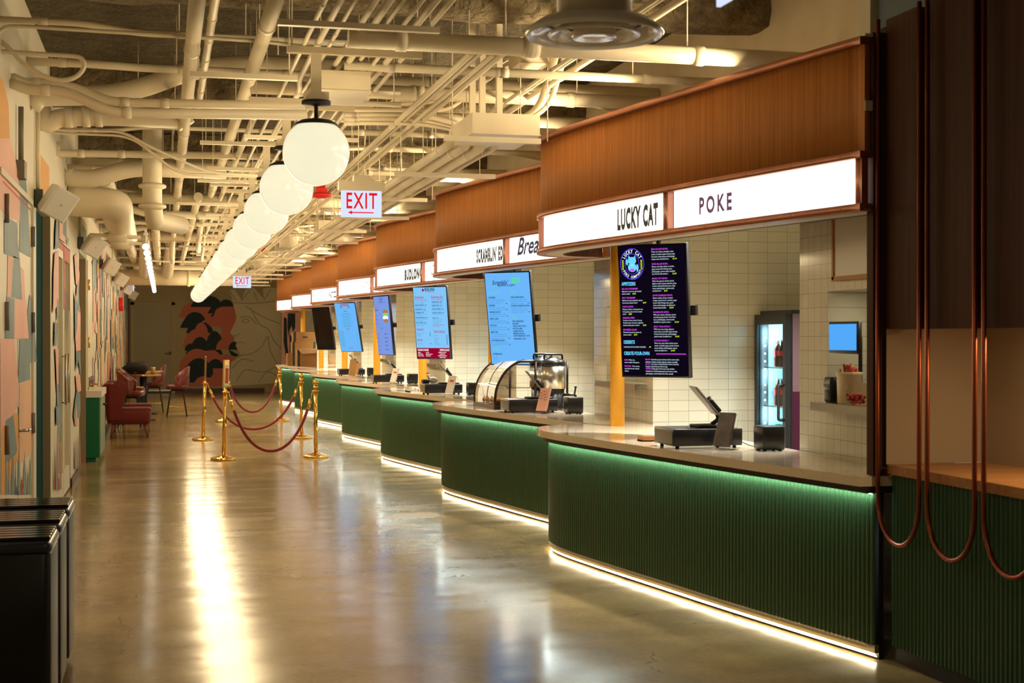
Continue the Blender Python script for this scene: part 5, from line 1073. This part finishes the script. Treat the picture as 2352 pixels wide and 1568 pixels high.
t = thing('wall_conduit', 'grey conduit with a square box on the left mural wall above the door', 'conduit'); a = P(38, 245); b = P(38, 370); MB().tube([(LX + .03, a.y, a.z), (LX + .03, b.y, b.z)], .018, 10).build('riser', 'grayp', t); MB().bb(LX, LX + .06, b.y - .09, b.y + .09, b.z - .12, b.z).build('wall_box', 'grayp', t)
# track lights
t = thing('track_rail', 'white ceiling track carrying a long row of spotlights', 'light track'); MB().bb(-.235, -.205, 18.8, 38.5, 2.98, 3.0).build('rail', 'white', t); mb = MB(); rods(mb, [(-.22, y, 3.0) for y in range(20, 38, 4)]); mb.build('hanger_rod', 'cream2', t)
tl = None
for i in range(14):
    yy = 19.2 + 1.42 * i
    if i == 0:
        t = thing('track_spotlight', '', 'spotlight', (-.22, yy, 2.98)); tl = t
        R = Matrix.Rotation(math.radians(-58), 3, 'X')
        MB().tube([(0, 0, 0), (0, 0, -.16)], .01, 8).bb(-.03, .03, -.05, .05, -.03, 0).build('stem', 'white', t)
        MB().lathe([(.03, .12), (.048, .10), (.052, 0), (.05, -.02)], (0, 0, -.17), 20, rot=R).build('head', 'white', t)
        MB().lathe([(.046, 0), (.001, 0.0)], tuple(Vector((0, 0, -.17)) + R @ Vector((0, 0, -.021))), 20, rot=R).build('lens', emat('track_lens', (1, .93, .75), 7), t)
        light('SPOT', 'lamp', (0, -.02, -.2), 170, (1, .80, .52), t, .04, rot=(0, math.radians(-48), 0), spot=math.radians(100))
    else: t = dup(tl)
    t.location.y = yy; t['category'] = 'spotlight'; t['group'] = 'track spotlights'; t['label'] = '%s white track spotlight in the row near the left wall' % ORDN[i]
# far transverse duct
pipe('duct', [(LX, 33.5, 2.98), (1.6, 33.5, 2.98)], .18, 'big far duct crossing the hall in front of the end wall', 'duct', bands=[(0, .3), (0, .6)], hang=[(0, 33.5, 3.1), (1.2, 33.5, 3.1)])
pipe('duct', [(.15, 30, 3.55), (.15, 31, 3.5), (.1, 33.2, 3.05)], .12, 'far duct dropping into the big crossing duct, right one', 'duct', fil=.5)
pipe('duct', [(-.35, 28.5, 3.55), (-.35, 29.5, 3.5), (-.42, 33.2, 3.05)], .12, 'far duct dropping into the big crossing duct, left one', 'duct', fil=.5)
t = thing('blue_grey_duct', 'blue-grey duct above the walnut end wall', 'duct'); MB().bb(3.80, 3.955, 5.4, 7.08, 3.3, 4.0).build('body', 'bluegrey', t)
tag(MB().bb(3.76, 3.95, 7.1, 7.24, 2.8, DZ).build('white_column', 'offwhite'), 'white square column rising behind the nearest fascia', 'column')
# ------------------------------------------------------------ rope barriers
def stanchion(px, py, label, lean=0, head='ball', i=0):
    p = atZ(px, py, 0)
    t = thing('rope_stanchion', label, 'stanchion', (p.x, p.y, 0), group='brass rope stanchions'); t.rotation_euler = (0, lean, 0)
    MB().lathe([(.165, 0), (.17, .008), (.165, .028), (.13, .04), (.06, .055), (.03, .07)], (0, 0, 0), 40).build('base', 'brass', t)
    MB().tube([(0, 0, .06), (0, 0, .90 if head != 'frame' else .93)], .0255, 20).build('pole', 'brass', t)
    MB().lathe([(.026, .885), (.05, .893), (.05, .899), (.026, .905)], (0, 0, 0), 24).build('collar', 'brass', t)
    if head == 'ball': MB().lathe([(.026, .90), (.034, .935), (.03, .96), (.018, .966)], (0, 0, 0), 24).sphere((0, 0, 1.005), .042, 24, 16).build('finial', 'brass', t)
    else:
        a = math.radians(72 if i == 0 else 86)
        MB().tube([(0, 0, .92), (0, 0, .96)], .012, 8).build('frame_stem', 'brass', t)
        R = Matrix.Rotation(a, 3, 'Z')
        MB().box((0, 0, 1.14), (.22, .022, .36), rot=R).build('sign_frame', 'brass', t)
        if i == 0: MB().box(tuple(R @ Vector((0, -.0118, 0)) + Vector((0, 0, 1.12))), (.19, .001, .27), rot=R).build('poster', 'paper', t); MB().box(tuple(R @ Vector((0, -.0126, 0)) + Vector((0, 0, 1.11))), (.15, .001, .2), rot=R).build('poster_print', 'pred', t)
    return p
A = stanchion(513, 1056, 'brass stanchion with upright sign frame, nearest left of the rope barrier', 0.03, 'frame', 0)
B = stanchion(725, 1050, 'brass ball-topped stanchion nearest on the right of the rope barrier')
Cc = stanchion(466, 1011, 'brass stanchion with narrow sign frame, middle left of the barrier', .035, 'frame', 1)
Dd = stanchion(693, 1006, 'brass ball-topped stanchion in the middle on the right', -.01)
Ee = stanchion(648, 966, 'leaning brass ball-topped stanchion farthest right of the barrier', -.05)
Ff = stanchion(514, 969, 'brass stanchion farthest left, mostly hidden by the sign frame post', 0.02)
def rope(a, b, low, label, la=0, lb=0):
    a = Vector((a.x + la, a.y, .89)); b = Vector((b.x + lb, b.y, .89)); d = (b - a); hx = d.normalized() * .04
    a1 = a + hx; b1 = b - hx; t = thing('velvet_rope', label, 'rope', group='red velvet ropes')
    pts = []; L_ = (b1 - a1).length; dep = .89 - low; kk = 3.2
    for j in range(41):
        x = j / 40; c = (math.cosh(kk * (2 * x - 1)) - math.cosh(kk)) / (math.cosh(kk) - 1); c = .6 * c + .4 * (-(1 - (2 * x - 1) ** 2)); pts.append(a1.lerp(b1, x) + Vector((0, 0, dep * c - .0)))
    MB().tube(pts[2:-2], .0205, 14).build('rope_body', 'velvet', t)
    for q0, q1, q2 in ((pts[0], pts[1], pts[2]), (pts[-1], pts[-2], pts[-3])):
        MB().tube([q1, q2 + (q2 - q1) * .4], .0235, 12).build('end_cap', 'brass', t); MB().tube([q0, q1], .007, 8).sphere(tuple(q0), .013, 10, 8).build('hook', 'brass', t)
rope(A, B, .10, 'red velvet rope hanging between the two nearest stanchions', .03)
rope(Cc, Dd, .16, 'red velvet rope between the two middle stanchions', .03)
rope(Ff, Ee, .18, 'red velvet rope between the two farthest stanchions', .02, -.04)
# ------------------------------------------------------------ black bins bottom left
for i, yy in enumerate((6.05, 6.62, 7.2)):
    t = thing('waste_bin', 'black box bin with glossy rimmed top beside the left wall, %s' % ['nearest', 'middle one', 'farthest'][i], 'bin', (-.70, yy, 0), group='black bins along the left wall')
    MB().rbox((0, .22, .40), (.50, .42, .70), .03).build('body', mat('bin_black', (.006, .006, .008), .4), t)
    MB().rbox((0, .22, .765), (.52, .45, .045), .03).build('rim', mat('bin_rim', (.03, .035, .05), .25), t)
    mb = MB()
    for j in range(5): mb.rbox((.05, .08 + j * .075, .795), (.40, .045, .018), .008)
    mb.build('lid_ribs', mat('glossy_lid', (.015, .015, .018), .12), t)
    MB().rbox((.245, .22, .40), (.02, .40, .68), .008).build('side_trim', mat('bin_trim', (.05, .045, .035), .4, .3), t)
    for sx in (-.2, .2):
        for sy in (.08, .36): MB().tube([(sx - .012, sy, .026), (sx + .012, sy, .026)], .026, 12).tube([(sx, sy, .03), (sx, sy, .06)], .01, 8).build('caster', 'matte', t)
# ------------------------------------------------------------ green cabinet with white top
g0_ = atZ(200, 1062, 0); y0 = g0_.y
t = thing('green_cabinet', 'narrow green cabinet with white top and black knobs by the left wall', 'cabinet', (LX, y0, 0))
MB().bb(0.005, .165, 0, 1.5, .06, .84).build('body', 'gdoor', t); MB().bb(.165, .18, .02, .74, .08, .82).build('door', 'sage', t); MB().bb(.165, .18, .76, 1.48, .08, .82).build('door', 'sage', t)
MB().bb(.005, .12, .03, 1.45, 0, .06).build('plinth', 'gdoor', t); MB().bb(.0, .195, -.02, 1.52, .84, .925).build('top', 'white', t)
for yy in (.66, .84): MB().tube([(.18, yy, .72), (.2, yy, .72)], .008, 8).sphere((.21, yy, .72), .016, 10, 8).build('knob', 'matte', t)
MB().bb(.03, .04, .1, 1.2, .925, 1.1).build('splash_panel', 'glass', t)
# ------------------------------------------------------------ armchairs, stools, tables
def armchair(x, y, label):
    t = thing('armchair', label, 'armchair', (x, y, 0), group='red armchairs by the left wall')
    MB().rbox((.38, 0, .33), (.62, .66, .22), .07).build('seat', 'redfabric', t); MB().rbox((.42, 0, .445), (.56, .56, .07), .06).build('cushion', 'redfabric', t)
    R = Matrix.Rotation(math.radians(-6), 3, 'Y'); MB().rbox((.06, 0, .56), (.15, .68, .64), .06, rot=R).build('backrest', 'redfabric', t)
    for sy in (-1, 1):
        mb = MB(); b = 0; prof = [(.06, .30), (.04, .86), (.16, .88), (.24, .80), (.26, .58), (.24, .42), (.24, .30)]
        for yy in (sy * .30, sy * .36):
            for px, pz in prof: mb.v.append((px, yy, pz))
        k = len(prof); mb.face(list(range(k))); mb.face(list(range(k, 2 * k))[::-1])
        for j in range(k): mb.face([j, (j + 1) % k, k + (j + 1) % k, k + j])
        mb.build('wing', 'redfabric', t)
    for sx, sy in ((.12, -.26), (.12, .26), (.6, -.26), (.6, .26)):
        MB().tube([(sx, sy, .23), (sx + (.05 if sx > .3 else -.05), sy * 1.06, .0)], [.03, .016], 12).build('leg', 'legwood', t)
armchair(-.89, 23.9, 'red fabric wing armchair on tapered legs, nearer to the green cabinet'); armchair(-.89, 25.3, 'red fabric wing armchair hidden behind the nearer one')
st0 = None
def stool(x, y, rz, label):
    global st0
    if st0 is None:
        t = thing('bar_stool', label, 'stool', (x, y, 0), rz, 'red leather bar stools'); st0 = t
        MB().rbox((0, 0, .60), (.44, .44, .09), .08).build('seat', 'redleather', t)
        mb = MB(); n = 16; H_ = []
        for j in range(n + 1):
            a = math.radians(-100 + 200 * j / n); hh = .36 * (math.cos(a * .72)) ** .7 if abs(a * .72) < PI / 2 else 0
            H_.append((a, max(.03, hh)))
        for r_ in (.235, .205):
            for a, hh in H_: mb.v.append((-r_ * math.cos(a), r_ * math.sin(a), .60))
            for a, hh in H_: mb.v.append((-(r_ + .03) * math.cos(a), (r_ + .02) * math.sin(a), .66 + hh))
        m1 = n + 1
        for j in range(n):
            mb.face([j, j + 1, m1 + j + 1, m1 + j], 0, True); mb.face([2 * m1 + j + 1, 2 * m1 + j, 3 * m1 + j, 3 * m1 + j + 1], 0, True); mb.face([m1 + j, m1 + j + 1, 3 * m1 + j + 1, 3 * m1 + j], 0, True)
        for j in (0, n): mb.face([j, m1 + j, 3 * m1 + j, 2 * m1 + j])
        mb.build('backrest', 'redleather', t)
        MB().tube([(0, 0, .52), (0, 0, .56)], .09, 16).build('swivel', 'matte', t)
        for sx, sy in ((-1, -1), (1, -1), (1, 1), (-1, 1)): MB().tube(fillet([(sx * .04, sy * .04, .53), (sx * .12, sy * .12, .53), (sx * .2, sy * .2, .0)], .04), .013, 8).build('leg', 'matte', t)
        MB().tube([(.165 * math.cos(a * PI / 16), .165 * math.sin(a * PI / 16), .19) for a in range(32)], .008, 8, closed=True).build('footring', 'brass', t)
    else: t = dup(st0); t.location = (x, y, 0); t.rotation_euler.z = rz; t['label'] = label
    t['category'] = 'stool'; t['group'] = 'red leather bar stools'; return t
stool(.27, 30.0, PI, 'red leather bar stool standing alone in the open hall')
stool(-.56, 26.6, math.radians(-10), 'red bar stool nearest behind the armchairs'); stool(-.56, 27.5, math.radians(-8), 'red bar stool under the tan coat'); stool(-.56, 28.5, 0, 'red bar stool beyond the coat stool'); stool(-.2, 31.8, PI, 'crimson bar stool on the far side of the round tables')
for i, (x, y) in enumerate(((-.40, 28.6), (-.38, 31.0))):
    t = thing('round_table', ['round wooden table carrying the laptop, nearer of two', 'round wooden table behind the laptop table'][i], 'table', (x, y, 0), group='round tables by the left wall')
    MB().lathe([(.34, .86), (.36, .87), (.36, .895), (.35, .90)], (0, 0, 0), 40).build('tabletop', 'shelfwood', t); MB().lathe([(.361, .872), (.363, .88), (.361, .893)], (0, 0, 0), 40, cap=False).build('edge_band', 'brass', t)
    MB().tube([(0, 0, .03), (0, 0, .86)], .045, 16).build('column', 'matte', t); MB().lathe([(.26, 0), (.26, .02), (.05, .045)], (0, 0, 0), 32).build('base', 'matte', t)
t = thing('laptop', 'open black laptop on the round table, its lid facing the viewer', 'laptop', (-.52, 28.48, .90)); MB().rbox((0, .05, .01), (.34, .24, .018), .008).build('keyboard_base', 'black', t)
MB().rbox((0, -.09, .125), (.34, .012, .22), .004, rot=Matrix.Rotation(math.radians(8), 3, 'X')).build('lid', 'black', t); MB().bb(-.02, .02, -.098, -.096, .03, .038).build('hinge_badge', 'steel', t)
t = thing('backpack', 'dark backpack on the table behind the laptop', 'bag', (-.5, 28.80, .90)); MB().sphere((.08, 0, .11), .12, 18, 12, sc=(1.1, .55, 1.0)).sphere((-.2, -.02, .09), .09, 16, 10, sc=(1, .6, .9)).build('body', 'matte', t)
MB().tube([(.1 + .06 * math.cos(a * PI / 8), 0, .19 + .04 * math.sin(a * PI / 8)) for a in range(9)], .008, 6).build('strap', 'matte', t)
t = thing('coffee_cup', 'paper coffee cup with white lid on the round table', 'cup', (-.19, 28.55, .90)); MB().lathe([(.03, 0), (.041, .11)], (0, 0, 0), 20).build('cup', 'coat', t); MB().lathe([(.043, .11), (.043, .12), (.038, .135), (.001, .136)], (0, 0, 0), 20).build('lid', 'white', t)
tag(MB().box((-.14, 30.9, .904), (.26, .2, .008), .3).build('papers', 'paper'), 'stack of papers lying on the table behind the laptop table', 'papers')
# tan coat over the stool back
mb = MB(); n = 8; P_ = [(-.30, .0, 1.0), (-.24, 0, 1.02), (-.16, 0, .96), (-.10, 0, .84), (-.02, 0, .72), (.08, 0, .665), (.2, 0, .66)]
for j in range(n + 1):
    for (x, y, z) in P_: mb.v.append((-.56 + x + random.uniform(-.01, .01), 27.5 - .17 + .34 * j / n, z + .015 * math.sin(j * 1.9) + .02))
m1 = len(P_)
for j in range(n):
    for k in range(m1 - 1): mb.face([j * m1 + k, j * m1 + k + 1, (j + 1) * m1 + k + 1, (j + 1) * m1 + k], 0, True)
o = mb.build('coat', 'coat'); tag(o, 'tan coat draped over the back of a red bar stool', 'coat'); sol = o.modifiers.new('s', 'SOLIDIFY'); sol.thickness = .015
